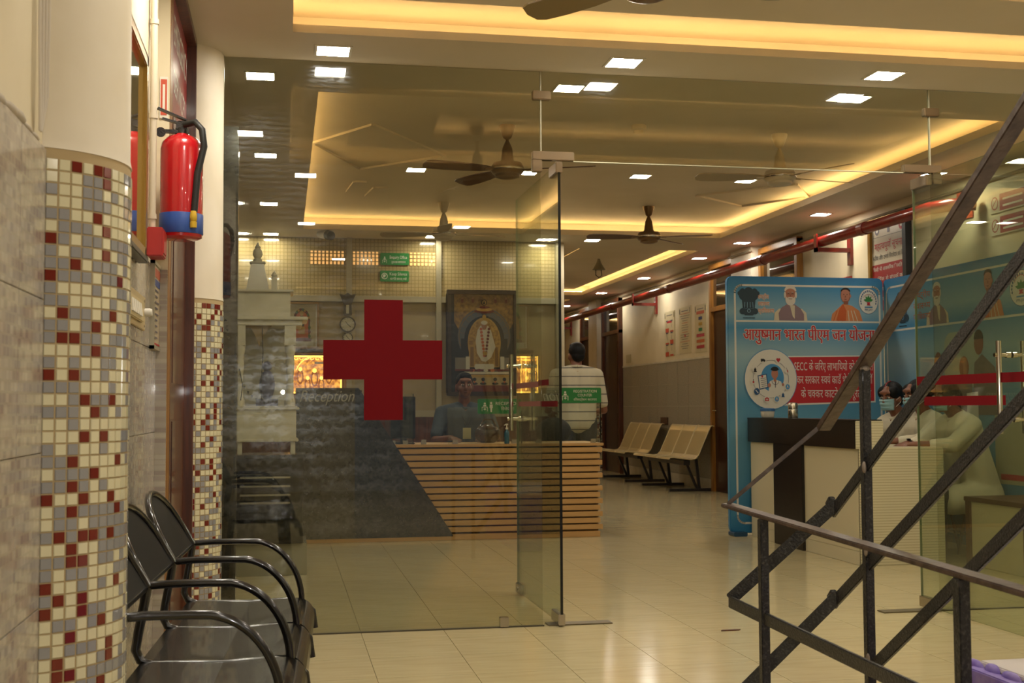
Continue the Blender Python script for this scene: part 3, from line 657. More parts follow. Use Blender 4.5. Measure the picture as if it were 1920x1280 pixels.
# fire extinguisher
ex, ey = -.368, 4.58; t = thing('fire_extinguisher', 'red fire extinguisher with a blue band hung on the left wall', 'extinguisher', (ex, ey, 1.66))
b = MB(); b.lathe([(.060, 1.665), (.074, 1.672), (.076, 1.69), (.076, 1.995), (.071, 2.02), (.052, 2.04), (.026, 2.05), (.02, 2.06)], (ex, ey, 0), 32); obj('cylinder', b, red, t, True)
b = MB(); b.lathe([(.0775, 1.683), (.0785, 1.685), (.0785, 1.755), (.0775, 1.757)], (ex, ey, 0), 32); obj('blue_band', b, bluep, t, True)
b = MB(); b.lathe([(.024, 2.045), (.024, 2.075), (.018, 2.08), (.018, 2.10)], (ex, ey, 0), 16); b.box(ex-.02, ey-.02, 2.07, ex+.02, ey+.02, 2.09); valve = obj('valve', b, blackm, t, True)
b = MB(); b.bar((ex-.07, ey-.02, 2.105), (ex+.02, ey+.0, 2.085), .022, .006); b.bar((ex-.085, ey-.03, 2.14), (ex+.015, ey+.0, 2.105), .022, .006); obj('squeeze_handle', b, blackm, valve)
b = MB(); b.tube([(ex+.01, ey-.02, 2.085), (ex+.05, ey-.045, 2.09), (ex+.075, ey-.06, 2.06), (ex+.082, ey-.055, 2.0), (ex+.06, ey-.062, 1.9), (ex+.05, ey-.066, 1.76)], .0125, 12); obj('hose', b, rubber, t, True)
b = MB(); b.lathe([(.012, 1.70), (.013, 1.72), (.010, 1.722), (.013, 1.728), (.013, 1.745), (.010, 1.76)], (ex+.048, ey-.072, 0), 12); obj('nozzle_cap', b, yellow, t, True)
b = MB(); b.bar((XL, ey-.01, 2.06), (ex, ey-.01, 2.06), .02, .012); b.lathe([(.018, -.003), (.018, .003)], (XL+.03, ey-.04, 2.05), 14, 'y'); b.box(XL, ey-.02, 2.03, XL+.006, ey+.02, 2.15); obj('wall_hook', b, blackm, t)
# little framed sign, switch board, fire poster
t = thing('small_wall_sign', 'small white and red sign above the extinguisher hook', 'sign', (XL+.02, 4.75, 2.2))
b = MB(); b.box(-.466, 4.752, 2.15, -.436, 4.76, 2.31); p_ = obj('sign_plate', b, white, t, bevel=.001)
art(p_, 'print', FY(-.466, 4.752, 2.15), [(P('orange_red', '#b8482c'), 'r', .004, .012, .027, .15), (white, 'r', .011, .03, .02, .13)])
t = thing('switch_board', 'cream switch board with white regulator knob low on the left wall', 'switch', (XL, 4.0, 1.36))
b = MB(); b.box(XL, 3.70, 1.315, XL+.006, 4.33, 1.43); obj('back_plate', b, mat('ivory_plate', '#bba980', .4), t, bevel=.002)
b = MB(); b.box(XL+.006, 3.78, 1.335, XL+.016, 4.2, 1.405); sp = obj('switch_frame', b, mat('ivory_plastic', '#c8b78a', .35), t, bevel=.003)
for i in range(5): b = MB(); y = 3.86+i*.055; b.hexa([(XL+.016, y, 1.35), (XL+.022, y, 1.35), (XL+.022, y+.04, 1.35), (XL+.016, y+.04, 1.35)], [(XL+.016, y, 1.392), (XL+.017, y, 1.392), (XL+.017, y+.04, 1.392), (XL+.016, y+.04, 1.392)]); obj('switch_key', b, white, sp)
b = MB(); b.lathe([(.014, .014), (.014, .03), (.011, .038)], (XL, 4.24, 1.372), 16, 'x'); obj('regulator_knob', b, white, t, True)
for z, y in ((1.33, 3.73), (1.415, 4.3), (1.33, 4.3)): b = MB(); b.lathe([(.005, .006), (.005, .008)], (XL, y, z), 10, 'x'); obj('screw', b, steel, t)
t = thing('safety_poster', 'tall framed safety poster with yellow column under the red alarm box', 'poster', (XL, 4.7, 1.43))
b = MB(); b.box(XL, 4.54, 1.275, XL+.012, 4.93, 1.575); p_ = obj('poster_board', b, P('poster_paper', '#b5a78c', .35), t)
b = MB()
for q in ((4.53, 1.265, 4.94, 1.277), (4.53, 1.572, 4.94, 1.584), (4.53, 1.265, 4.545, 1.584), (4.925, 1.265, 4.94, 1.584)): b.box(XL, q[0], q[1], XL+.016, q[2], q[3])
obj('poster_frame', b, alu, t)
ink = P('ink_slate', '#5a5560'); ly = [(P('poster_orange', '#b0573a'), 'r', .02, .27, .46, .305), (P('poster_blue', '#3b4b86'), 'r', .03, .235, .26, .262), (P('poster_yellow', '#b59a38'), 'r', .30, .02, .46, .262), (redprint, 'r', .02, .008, .46, .014)]
for i in range(9): ly += [(ink, 'r', .04, .215-i*.023, .04+random.uniform(.1, .17), .222-i*.023)]
for i in range(6): ly += [(P('poster_brown', '#7a5a30'), 'r', .32, .23-i*.036, .44, .236-i*.036)]
ly += [(redprint, 'e', .265, .1, .014, .05), (black, 'r', .262, .15, .27, .17)]
ly = [l if l[1] != 'r' else (l[0], 'r', l[2]*.8, l[3]*.94, l[4]*.8, l[5]*.94) for l in ly]; art(p_, 'print', FL(XL+.012, 4.54, 1.275), ly)

# ================================================================== WAITING CHAIRS (front left)
CH = thing('waiting_chair', 'nearest black metal armchair of the row, cut by the bottom edge', 'chair', (-.158, 3.04, 0), 'black waiting chairs by the left wall', math.radians(-2.7))
def LC(nm, b, m, sm=True, bev=0, par=None):
    b.v = [(x*1.04, y*1.07, 1.05-(1.05-z)*1.04 if z > .25 else z*.872) for x, y, z in b.v]
    return link(nm, b.mesh(nm, m, sm, bev), par or CH, False)
# local: x out from the wall (front +), y along the row, origin under the seat centre
b = MB(); prof = [(-.20, .425), (-.17, .428), (0, .422), (.12, .43), (.155, .430), (.172, .426), (.186, .418), (.197, .406), (.204, .390), (.207, .372), (.206, .355)]
for i in range(len(prof)-1):
    (xa, za), (xb, zb) = prof[i], prof[i+1]; b.hexa([(xa, -.222, za-.004), (xb, -.222, zb-.004), (xb, .222, zb-.004), (xa, .222, za-.004)], [(xa, -.222, za), (xb, -.222, zb), (xb, .222, zb), (xa, .222, za)])
LC('seat', b, seatm, True)
for s in (-1, 1):
    y = s*.232; b = MB()
    b.tube([(-.185, y, .61), (-.192, y, .57), (-.205, y, .50), (-.212, y, .455), (-.20, y, .43), (-.17, y, .418), (0, y, .415), (.13, y, .42), (.175, y, .41), (.20, y, .385), (.208, y, .33)], .011, 10); LC('side_frame', b, chairm)
    b = MB(); pts = [(-.185, y, .612), (-.12, y, .616), (-.03, y, .616)]+[(.0+.165*math.sin(a), y, .616-.0-.2*(1-math.cos(a))) for a in [i*PI/2/14 for i in range(1, 15)]]+[(.166, y, .40)]
    b.tube(pts, .010, 10); LC('armrest', b, chairm)
    b = MB(); b.bar((.13, y*.9, .42), (.16, y*.9, 0.012), .022, .022, (1, 0, 0)); LC('leg', b, chairm, False)
    b = MB(); b.bar((-.17, y*.9, .42), (-.21, y*.9, 0.012), .022, .022, (1, 0, 0)); LC('leg', b, chairm, False)
    for q in (.161, -.209): b = MB(); b.box(q-.014, y*.9-.014, 0, q+.014, y*.9+.014, .02); LC('foot_cap', b, rubber, False)
b = MB()
def bp(u):  # arch outline of the backrest: u in 0..1
    a = PI*u; yy = -.222*math.cos(a); h = math.sin(a)**.75; return (-.185-.105*h*.95, yy, .61+.18*h)
pts = [bp(i/24) for i in range(25)]; b.tube(pts, .011, 10); LC('back_tube', b, chairm)
b = MB(); n = 24
fr_ = [(p[0]-.002, p[1], p[2]) for p in pts]; lo = [(-.186, p[1]*.98, .613) for p in pts]
for i in range(n):
    b.hexa([lo[i], lo[i+1], (lo[i+1][0]-.004, lo[i+1][1], lo[i+1][2]), (lo[i][0]-.004, lo[i][1], lo[i][2])], [fr_[i], fr_[i+1], (fr_[i+1][0]-.004, fr_[i+1][1], fr_[i+1][2]), (fr_[i][0]-.004, fr_[i][1], fr_[i][2])])
LC('backrest', b, mat('black_mesh_back', '#0d0b09', .55, spec=.2, bump=.1, bscale=300), False)
b = MB(); b.tube([(-.19, -.225, .607), (-.19, .225, .607)], .008, 8); LC('back_rail', b, chairm)
dup(CH, (-.137, 3.54, 0), 'middle black metal armchair of the row by the left wall'); dup(CH, (-.115, 4.04, 0), 'farthest black metal armchair, next to the second mosaic column')

# ================================================================== STAIR RAILING (right foreground)
t = thing('stair_railing', 'worn black stair railing with flat brown handrail in the right foreground', 'railing', (1.3, 3.45, 0))
XA, XB = 1.3, 1.55
def rl(nm, p, q, wd, th, m=railm): b = MB(); b.bar(p, q, wd, th); return obj(nm, b, m, t, bevel=.0025)
rl('handrail', (XA+.01, 3.50, .755), (XA+.01, 1.6, .705), .042, .012, hand_m)
rl('rail', (XA, 3.46, .475), (XA, 1.6, .395+.05), .012, .034)
for y, wd in ((3.20, .024), (2.20, .026)):
    b = MB(); zt_ = .74-(3.2-y)*.026; b.box(XA-.012, y-wd/2, 0, XA+.012, y+wd/2, zt_); obj('post', b, railm, t, bevel=.002)
# return across to the flight
rl('return_handrail', (XA, 3.47, .76), (XB, 3.34, 1.0), .010, .012, hand_m)
rl('handrail', (XB, 3.345, .985), (XB, 2.0, 1.905), .04, .02, hand_m)
rl('return_rail', (XA, 3.458, .482), (XB+.004, 3.27, .775), .012, .036); rl('rail', (XB, 3.295, .745), (XB, 2.0, 1.57+.03), .012, .034)
rl('return_rail', (XA-.02, 3.40, .20), (XB+.004, 3.27, .515), .012, .036); rl('rail', (XB, 3.295, .49), (XB, 2.0, 1.285), .012, .034)
rl('rail', (XB, 3.08, .345), (XB, 2.0, 1.055), .012, .034)
for z in (.775, .51): 
    b = MB(); b.bar((XB, 3.31, z-.022), (XB, 3.285, z+.0), .02, .046); obj('rail_joint', b, railm, t, bevel=.003)
b = MB(); b.box(XB-.012, 3.07, .30, XB+.012, 3.094, 1.15); obj('post', b, railm, t, bevel=.002)
b = MB(); b.ell((XB-.012, 3.07, .885), (.006, .008, .016), 8, 6); b.ell((XB-.012, 3.07, .66), (.005, .007, .013), 8, 6); b.ell((XB-.012, 3.07, .375), (.005, .008, .016), 8, 6); b.ell((XB, 3.08, 1.15), (.014, .014, .01), 8, 6); b.ell((XA, 3.2, .46), (.012, .012, .008), 8, 6); obj('weld_beads', b, mat('weld', '#8c8076', .5, metal=.4), t, True)
# the block the flight starts on
b = MB(); b.box(1.665, 1.5, 0, 3.1, 2.81, .405); sb_ = obj('stair_block', b, mat('purple_painted_side', '#6d56a8', .5, col2='#8d7cb8', scale=20), bevel=.003); tag(sb_, 'white topped block with purple painted edge at the bottom right corner', 'step')
b = MB(); b.box(1.70, 1.5, .405, 3.1, 2.80, .42); obj('marble_top', b, mat('pale_marble_top', '#cfc7c4', .3), sb_, bevel=.003)
b = MB()
for k in range(15): b.ell((1.685+.001*k, 1.7+k*.08, .40+random.uniform(-.005, .01)), (.012, .03+.03*random.random(), .016), 8, 6)
obj('paint_drips', b, MATS['purple_painted_side'], sb_, True)

# ================================================================== MANDIR AND ITS STAND
t = thing('shrine_stand', 'black cabinet stand under the white marble shrine', 'cabinet', (-.06, 7.9, 0))
b = MB(); b.box(-.283, 7.86, .20, .13, 8.28, .735); obj('cabinet_body', b, mat('black_gloss_cabinet', '#121214', .12, coat=.6), t, bevel=.003)
b = MB(); b.box(-.283, 7.84, .735, .15, 8.3, .757); obj('cabinet_top', b, granite, t, bevel=.003)
b = MB(); b.box(-.283, 7.88, 0, .155, 8.3, .20); obj('plinth', b, mat('pale_plinth', '#8f8a74', .12, coat=.5), t, bevel=.002)
b = MB()
for z in (.45, .5, .555, .61): b.box(-.26, 7.855, z, .05, 7.862, z+.012)
obj('steel_slats', b, steel, t)
t = thing('marble_shrine', 'white marble temple shrine with tapering spire behind the glass', 'shrine', (-.09, 7.9, .757))
def ms(nm, *bx, m=marble, bev=.004): b = MB(); [b.box(*q) for q in bx]; return obj(nm, b, m, t, bevel=bev)
ms('foot', (-.28, 7.9, .757, -.25, 7.94, .84)); ms('foot', (.05, 7.9, .757, .08, 7.94, .84)); ms('foot', (.05, 8.2, .757, .08, 8.24, .84))
ms('base_box', (-.283, 7.9, .85, .085, 8.25, 1.045)); ms('base_moulding', (-.283, 7.885, .838, .1, 8.26, .855), (-.283, 7.885, 1.04, .105, 8.26, 1.055), (-.283, 7.895, 1.055, .095, 8.25, 1.065))
ms('back_slab', (-.283, 8.2, 1.06, .06, 8.24, 1.62), m=mat('shrine_back', '#b9b39f', .35))
for x in (-.27, .045):
    b = MB(); b.lathe([(.034, 1.065), (.034, 1.10), (.024, 1.12), (.022, 1.25), (.026, 1.3), (.028, 1.34), (.024, 1.38), (.033, 1.41), (.036, 1.45)], (x, 7.94, 0), 18); b.box(x-.036, 7.905, 1.45, x+.036, 7.975, 1.60); obj('pillar', b, marble, t, True)
# cusped arch front in plain brown, open behind
b = MB(); b.prism([(-.285, 1.60), (-.285, 1.56), (-.20, 1.56), (-.17, 1.50), (-.15, 1.44), (-.13, 1.50), (-.09, 1.56), (-.05, 1.59), (.0, 1.58), (.045, 1.56), (.045, 1.60)], FY(0, 7.935, 0), -.02, .01); obj('arch_front', b, mat('shrine_arch_brown', '#8a744f', .5), t)
ms('roof_slab', (-.283, 7.88, 1.61, .155, 8.28, 1.632)); ms('lintel', (-.283, 7.9, 1.575, .12, 8.26, 1.612)); ms('drum', (-.283, 7.93, 1.632, .045, 8.2, 1.79)); ms('drum_cap', (-.283, 7.91, 1.79, .065, 8.22, 1.806))
b = MB(); b.hexa([(-.235, 7.99, 1.806), (-.09, 7.99, 1.806), (-.09, 8.13, 1.806), (-.235, 8.13, 1.806)], [(-.205, 8.025, 1.985), (-.125, 8.025, 1.985), (-.125, 8.10, 1.985), (-.205, 8.10, 1.985)]); obj('spire', b, marble, t, bevel=.004)
ms('spire_cap', (-.215, 8.015, 1.985, -.115, 8.11, 1.997))
b = MB(); b.lathe([(.028, 1.997), (.028, 2.012), (.02, 2.02), (.032, 2.045), (.028, 2.07), (.016, 2.085), (.02, 2.092), (.011, 2.105), (.003, 2.125)], (-.165, 8.06, 0), 18); obj('finial', b, marble, t, True)
b = MB(); b.box(-.076, 7.95, 1.806, -.04, 7.99, 1.88); b.lathe([(.02, 1.88), (.02, 1.887), (.014, 1.89), (.02, 1.9), (.012, 1.915), (.002, 1.93)], (-.058, 7.97, 0), 14); obj('corner_finial', b, marble, t, True)
idol = MB(); idol.ell((-.1, 8.08, 1.20), (.05, .04, .1), 14, 10); idol.ell((-.1, 8.08, 1.32), (.03, .03, .035), 12, 8); idol.box(-.17, 8.02, 1.065, -.03, 8.14, 1.11)
tag(obj('small_idol', idol, mat('idol_stone', '#5d5f78', .4), None, True), 'small dark blue and grey idol inside the marble shrine', 'idol')
b = MB(); b.tube([(-.13, 7.92, 1.56), (-.125, 7.918, 1.4), (-.135, 7.92, 1.2), (-.13, 7.925, 1.1)], .003, 6); b.tube([(-.27, 7.9, 1.3), (-.25, 7.9, 1.2), (-.26, 7.9, 1.1)], .003, 6)
tag(obj('lamp_wire', b, black, None, True), 'thin dark wires trailing down the front of the shrine', 'wire')
t = thing('beaded_garland', 'dark zigzag bead garland across the foot of the shrine', 'garland', (-.1, 7.885, 1.1))
for i in range(9):
    b = MB(); x = -.24+i*.025; z = 1.19-.1*(1-((i-6)/6)**2) if i < 6 else 1.10; b.prism([(x-.008, z), (x+.008, z), (x, z-.022)], FY(0, 7.895, 0), 0, .004); obj('bead', b, mat('garland_grey', '#3b3a3a', .4), t)

# ================================================================== RECEPTION COUNTER
Yc = 9.72; t = thing('reception_counter', 'long reception counter with light wood slats and dark slanted stone end', 'counter', (1.3, Yc, 0))
def sl(z): return 1.341-(z-.027)*(.467/.732)   # slanted edge x at height z
b = MB(); b.box(.20, Yc+.03, .03, 2.54, Yc+.6, .72); obj('counter_core', b, slat_gap, t)
b = MB(); fr = FY(0, Yc, 0); b.prism([(.10, .03), (sl(.03), .03), (sl(1.207), 1.207), (.10, 1.207)], fr, -.10, .035); d_ = obj('stone_end', b, granite, t, bevel=.003)
art(d_, 'lettering', FY(0, Yc-.035, 0), [(P('etched_letter', '#9c988a', .5), 't', 'Reception', .05+.08, 1.10, .555, .085, True)])
n = 13; hz = (.735-.06)/n
for k in range(n):
    z = .06+k*hz; b = MB(); e = 2.545 if k % 2 else 2.565
    b.hexa([(sl(z)+.002, Yc-.02, z), (e, Yc-.02, z), (e, Yc+.03, z), (sl(z)+.002, Yc+.03, z)], [(sl(z+hz*.76)+.002, Yc-.02, z+hz*.76), (e, Yc-.02, z+hz*.76), (e, Yc+.03, z+hz*.76), (sl(z+hz*.76)+.002, Yc+.03, z+hz*.76)]); obj('wood_slat', b, slat_m, t, bevel=.002)
b = MB(); b.box(.87, Yc-.03, .735, 2.575, Yc+.6, .757); obj('counter_top', b, slat_m, t, bevel=.003)
b = MB(); b.box(.12, Yc-.03, 0, 2.54, Yc+.03, .045); obj('skirting', b, slat_m, t, bevel=.002)
b = MB(); b.box(.10, Yc+.1, .0, .62, Yc+.5, 1.19); obj('raised_end', b, granite, t)
def screen(x0, x1, z1, lab):
    s_ = thing('glass_screen', lab, 'screen', (x0, Yc, .757), 'glass screens on the counter'); b = MB(); b.box(x0, Yc+.02, .757, x1, Yc+.028, z1); obj('screen_pane', b, clear3, s_)
    for x in (x0+.06, x1-.06): b = MB(); b.box(x-.02, Yc+.01, .757, x+.02, Yc+.04, .79); obj('screen_clamp', b, steel, s_)
    b = MB(); b.box(x1, Yc+.018, .757, x1+.006, Yc+.03, z1); obj('screen_edge', b, edge_g, s_); return s_
screen(1.98, 2.56, 1.19, 'glass screen under the registration counter sign'); screen(1.3, 1.90, 1.05, 'glass screen under the reception sign'); screen(.80, 1.02, 1.16, 'narrow glass screen in front of the black monitor')
def pict_desk(x, z, s): return [(white, 'e', x, z+.7*s, .13*s, .13*s, 16), (white, 'p', [(x-.2*s, z+.32*s), (x+.2*s, z+.32*s), (x+.17*s, z+.52*s), (x-.17*s, z+.52*s)]), (white, 'l', [(x-.36*s, z-.3*s), (x-.36*s, z+.22*s), (x+.36*s, z+.22*s), (x+.36*s, z-.3*s)], .07*s), (white, 'r', x-.05*s, z-.2*s, x+.05*s, z+.12*s), (white, 'r', x-.16*s, z-.09*s, x+.16*s, z+.01*s)]
def sign(nm, x0, z0, x1, z1, y, lab, layers):
    s_ = thing('green_sign', lab, 'sign', ((x0+x1)/2, y, z0), 'green direction signs'); b = MB(); b.prism(rrect(x0, z0, x1, z1, .012), FY(0, y, 0), 0, .005); p_ = obj('sign_plate', b, green, s_); art(p_, 'lettering', FY(0, y-.005, 0), layers, off=.0008); return s_
sign('', 2.215, 1.083, 2.568, 1.207, Yc+.019, 'green REGISTRATION COUNTER sign on the glass screen', pict_desk(2.265, 1.125, .065)+[(white, 't', 'REGISTRATION', 2.335, 1.168, 2.53, .02), (white, 't', 'COUNTER', 2.37, 1.136, 2.49, .02), (white, 't', 'रजिस्ट्रेशन काउन~टर'.replace('स्', 'स~').replace('जि', 'िज'), 2.335, 1.102, 2.53, .017)])
sign('', 1.542, .998, 1.90, 1.118, Yc+.019, 'green RECEPTION sign with two white figures on the counter', pict_desk(1.60, 1.038, .062)+[(white, 'e', 1.652, 1.085, .009, .009, 14), (white, 'p', [(1.64, 1.073), (1.664, 1.073), (1.666, 1.045), (1.66, 1.045), (1.658, 1.012), (1.646, 1.012), (1.644, 1.045), (1.638, 1.045)]), (white, 't', 'RECEPTION', 1.69, 1.068, 1.885, .024), (white, 't', 'िरसेप~शन', 1.735, 1.026, 1.84, .022)])
# things on the counter
def bottle():
    t = thing('sanitizer_bottle', 'blue pump sanitizer bottle on the counter under the reception sign', 'bottle', (1.777, Yc+.06, .757))
    b = MB(); b.lathe([(.018, .757), (.021, .762), (.021, .84), (.018, .855), (.009, .865), (.009, .872)], (1.777, Yc+.0, 0), 16); obj('bottle_body', b, mat('blue_gel', '#23617a', .15, coat=.5), t, True)
    b = MB(); b.lathe([(.011, .872), (.011, .885), (.004, .887), (.004, .905), (.01, .907), (.01, .918)], (1.777, Yc+.0, 0), 12); b.tube([(1.777, Yc, .912), (1.755, Yc, .905)], .004, 6); obj('pump', b, white, t, True)
bottle()
t = thing('computer_monitor', 'black computer monitor at the left of the wooden counter', 'monitor', (.98, Yc+.25, .757))
b = MB(); b.box(.86, Yc+.2, .80, 1.06, Yc+.235, 1.14); obj('screen_case', b, mat('monitor_black', '#14161a', .2), t, bevel=.004)
b = MB(); b.box(.94, Yc+.2, .757, .99, Yc+.26, .82); b.box(.88, Yc+.15, .757, 1.05, Yc+.3, .765); obj('stand', b, MATS['monitor_black'], t)
t = thing('brown_handbag', 'shiny dark brown handbag on the desk beside the receptionist', 'bag', (1.66, Yc+.3, .757))
b = MB(); b.ell((1.67, Yc+.3, .83), (.11, .05, .085), 18, 12); obj('bag_body', b, mat('brown_leather', '#3f1c10', .25, col2='#2c120a', scale=12, coat=.4), t, True)
b = MB(); b.tube([(1.60, Yc+.3, .88), (1.64, Yc+.3, .95), (1.71, Yc+.3, .95), (1.75, Yc+.3, .88)], .008, 8); obj('bag_strap', b, MATS['brown_leather'], t, True)
b = MB(); b.box(.72, Yc+.1, .757, .93, Yc+.26, .775); tag(obj('computer_keyboard', b, MATS['monitor_black'], bevel=.003), 'dark keyboard lying by the slanted end of the counter', 'keyboard')
b = MB(); b.box(1.085, Yc-.0, .757, 1.125, Yc+.03, .795); tag(obj('name_block', b, steel, bevel=.002), 'small grey metal block on the counter edge', 'block')
t = thing('office_chair', 'black office chair behind the registration screen', 'chair', (2.3, Yc+.7, 0))
b = MB(); b.ell((2.33, Yc+.75, .84), (.16, .05, .12), 16, 10); obj('backrest', b, P('chair_cloth', '#17120f', .7), t, True)
b = MB(); b.ell((2.33, Yc+.72, .46), (.22, .22, .05), 16, 8); obj('seat', b, MATS['chair_cloth'], t, True)
b = MB(); b.tube([(2.33, Yc+.78, .46), (2.33, Yc+.8, .8)], .02, 8); b.tube([(2.33, Yc+.72, .45), (2.33, Yc+.72, .06)], .025, 8)
for k in range(5): a = k*2*PI/5; b.tube([(2.33, Yc+.72, .08), (2.33+.25*math.cos(a), Yc+.72+.25*math.sin(a), .03)], .015, 6)
obj('base', b, blackm, t, True)

# ================================================================== BACK WALL OF THE HALL (glazed screen)
bw = bpy.data.objects.new('wall_hall_back', None); C.objects.link(bw); bw['kind'] = 'structure'; bw.location = (1.3, 13, 0)
mesh_m = gridmat('wire_mesh_panel', '#a6946b', '#85764f', .0395, (0, 2), .18, .12, coat=.6)
low_m = mat('beige_lower_panel', '#a3916b', .3, col2='#96845f', scale=2, coat=.25)
xs = [-.29, .685, 1.637, 2.95]
for i in range(3):
    b = MB(); b.box(xs[i], 13.02, 2.23, xs[i+1], 13.03, H2); obj('mesh_panel', b, mesh_m, bw)
    b = MB(); b.box(xs[i], 13.02, 0, xs[i+1], 13.03, 2.17); obj('lower_panel', b, low_m, bw)
for x in xs[1:]: b = MB(); b.box(x-.028, 12.96, 0, x+.028, 13.04, H2); obj('mullion', b, alu, bw, bevel=.003)
b = MB(); b.box(-.29, 12.97, 2.17, 2.95, 13.04, 2.235); obj('transom', b, alu, bw, bevel=.003)
b = MB(); b.box(-.29, 12.97, .95, 2.95, 13.04, 1.02); obj('mid_rail', b, alu, bw, bevel=.003)
b = MB(); b.box(-.29, 12.98, 0, 2.95, 13.02, .95); obj('brown_lower_board', b, wood, bw)
sign('', 1.013, 2.572, 1.321, 2.70, 13.008, 'upper green sign lettered Enquiry Office on the back wall', pict_desk(1.06, 2.61, .06)+[(white, 't', 'Enquiry Office', 1.115, 2.64, 1.30, .03), (white, 't', 'पूछताछ कार~यालय', 1.13, 2.592, 1.285, .022)])
sign('', 1.013, 2.394, 1.321, 2.51, 13.013, 'lower green sign lettered Keep Silence on the back wall', [(white, 'e', 1.06, 2.452, .034, .034, 20), (green, 'e', 1.06, 2.452, .027, .027, 20), (white, 'e', 1.056, 2.455, .013, .018, 14), (white, 'l', [(1.035, 2.43), (1.085, 2.474)], .006), (white, 't', 'Keep Silence', 1.115, 2.46, 1.30, .03), (white, 't', 'शान~ति बनाए रखें'.replace('ति', 'ित'), 1.12, 2.412, 1.295, .022)])
def picframe(nm, lab, x0, z0, x1, z1, y, wd, fm, layers, dep=.05, cat='picture', back=None):
    t = thing(nm, lab, cat, ((x0+x1)/2, y, z0)); b = MB()
    for q in ((x0, z0, x1, z0+wd), (x0, z1-wd, x1, z1), (x0, z0+wd, x0+wd, z1-wd), (x1-wd, z0+wd, x1, z1-wd)): b.box(q[0], y-dep, q[1], q[2], y, q[3])
    obj('frame', b, fm, t, bevel=.006); b = MB(); b.box(x0+wd*.8, y-dep*.5, z0+wd*.8, x1-wd*.8, y-dep*.2, z1-wd*.8); p_ = obj('print_board', b, back or white, t)
    art(p_, 'print', FY(0, y-dep*.5, 0), layers); return t
g1 = P('old_gold', '#9c7a35', .3); g2 = P('deep_gold', '#6f5223', .35); gd = P('shrine_dark', '#22262b', .25); st1 = P('arch_stone', '#4a4f55', .3); or_ = P('garland_orange', '#a8552a'); wr_ = P('robe_white', '#b5af9a'); mr = P('maroon_print', '#5e2018'); fl_ = P('print_skin', '#8f6647')
X = lambda u: 1.758+u*.72; Z = lambda v: 1.172+v*1.135
E_ = lambda m, u, v, ru, rv, *a: (m, 'e', X(u), Z(v), ru*.72, rv*1.135, *a)
R_ = lambda m, u0, v0, u1, v1: (m, 'r', X(u0), Z(v0), X(u1), Z(v1))
Pl = lambda m, pts: (m, 'p', [(X(u), Z(v)) for u, v in pts])
L = [R_(gd, .05, .04, .95, .96), R_(mat('gold_relief', '#8f6e30', .35, col2='#5f4620', scale=30, detail=8), .05, .70, .95, .96), Pl(MATS['gold_relief'], [(.05, .70), (.12, .62), (.22, .70)]), Pl(MATS['gold_relief'], [(.95, .70), (.88, .62), (.78, .70)]),
     E_(st1, .5, .56, .40, .27), E_(g2, .5, .56, .385, .255), E_(st1, .5, .56, .375, .245), E_(gd, .5, .54, .30, .215), R_(gd, .15, .30, .85, .54)]
for k in range(11):
    a = PI*(k+.5)/11; L.append((g2, 'l', [(X(.5+.30*math.cos(a)), Z(.56+.20*math.sin(a))), (X(.5+.38*math.cos(a)), Z(.56+.25*math.sin(a)))], .004))
L += [E_(mr, .5, .80, .15, .022), E_(g1, .5, .815, .12, .018), E_(mr, .5, .835, .08, .012), E_(black, .5, .88, .045, .03), E_(g1, .5, .88, .03, .024), Pl(black, [(.48, .865), (.52, .865), (.5, .90)])]
for u in (.17, .33, .67, .83): L += [E_(g2, u, .90, .06, .03), E_(mr, u, .895, .02, .02), E_(fl_, u, .92, .012, .01)]
L += [E_(g1, .5, .50, .25, .24), E_(mat('gold_relief2', '#a3823c', .3, col2='#735322', scale=45, detail=8), .5, .50, .235, .225), R_(g1, .27, .27, .36, .48), R_(g1, .64, .27, .73, .48), R_(g2, .29, .28, .34, .46), R_(g2, .66, .28, .71, .46), E_(g1, .5, .71, .07, .03), E_(g1, .5, .745, .03, .02),
      Pl(wr_, [(.40, .62), (.44, .66), (.56, .66), (.60, .62), (.67, .46), (.60, .36), (.52, .32), (.46, .33), (.39, .40), (.37, .52)]), E_(fl_, .5, .665, .042, .035), E_(wr_, .5, .69, .05, .02), E_(fl_, .5, .64, .03, .018)]
for k in range(9):
    f = k/8; L += [E_(or_, .45+.05*f, .63-.25*f, .022, .014, 12), E_(mr, .57-.05*f, .63-.25*f, .02, .013, 12)]
L += [E_(g1, .51, .40, .035, .02), R_(wr_, .36, .25, .64, .30), E_(wr_, .38, .275, .03, .025), E_(wr_, .62, .275, .03, .025), R_(wr_, .74, .24, .80, .37), R_(wr_, .22, .24, .28, .37), R_(P('lattice_grey', '#6d665a'), .06, .25, .22, .36), R_(P('lattice_grey', '#6d665a'), .80, .25, .94, .36),
      R_(mr, .06, .235, .94, .25), R_(wr_, .20, .205, .94, .228), R_(g1, .30, .175, .94, .20), R_(P('altar_cream', '#97855c'), .30, .10, .94, .175), R_(mr, .06, .04, .94, .10)]
for u, m in ((.32, or_), (.42, mr), (.52, wr_), (.62, or_), (.72, mr), (.3, mr)): L += [E_(m, u, .24, .035, .014, 12)]
for u in (.35, .48, .66, .80): L += [E_(black, u, .115, .05, .012, 14), R_(black, u-.01, .11, u+.01, .15), E_(gd, u, .155, .028, .018, 12), E_(or_, u, .13, .012, .01, 10)]
picframe('shrine_picture', 'large dark framed shrine picture of a seated figure in white', 1.715, 1.172, 2.48, 2.306, 12.94, .045, mat('dark_carved_frame', '#2a1c14', .3, coat=.3), L, .06, back=gd)
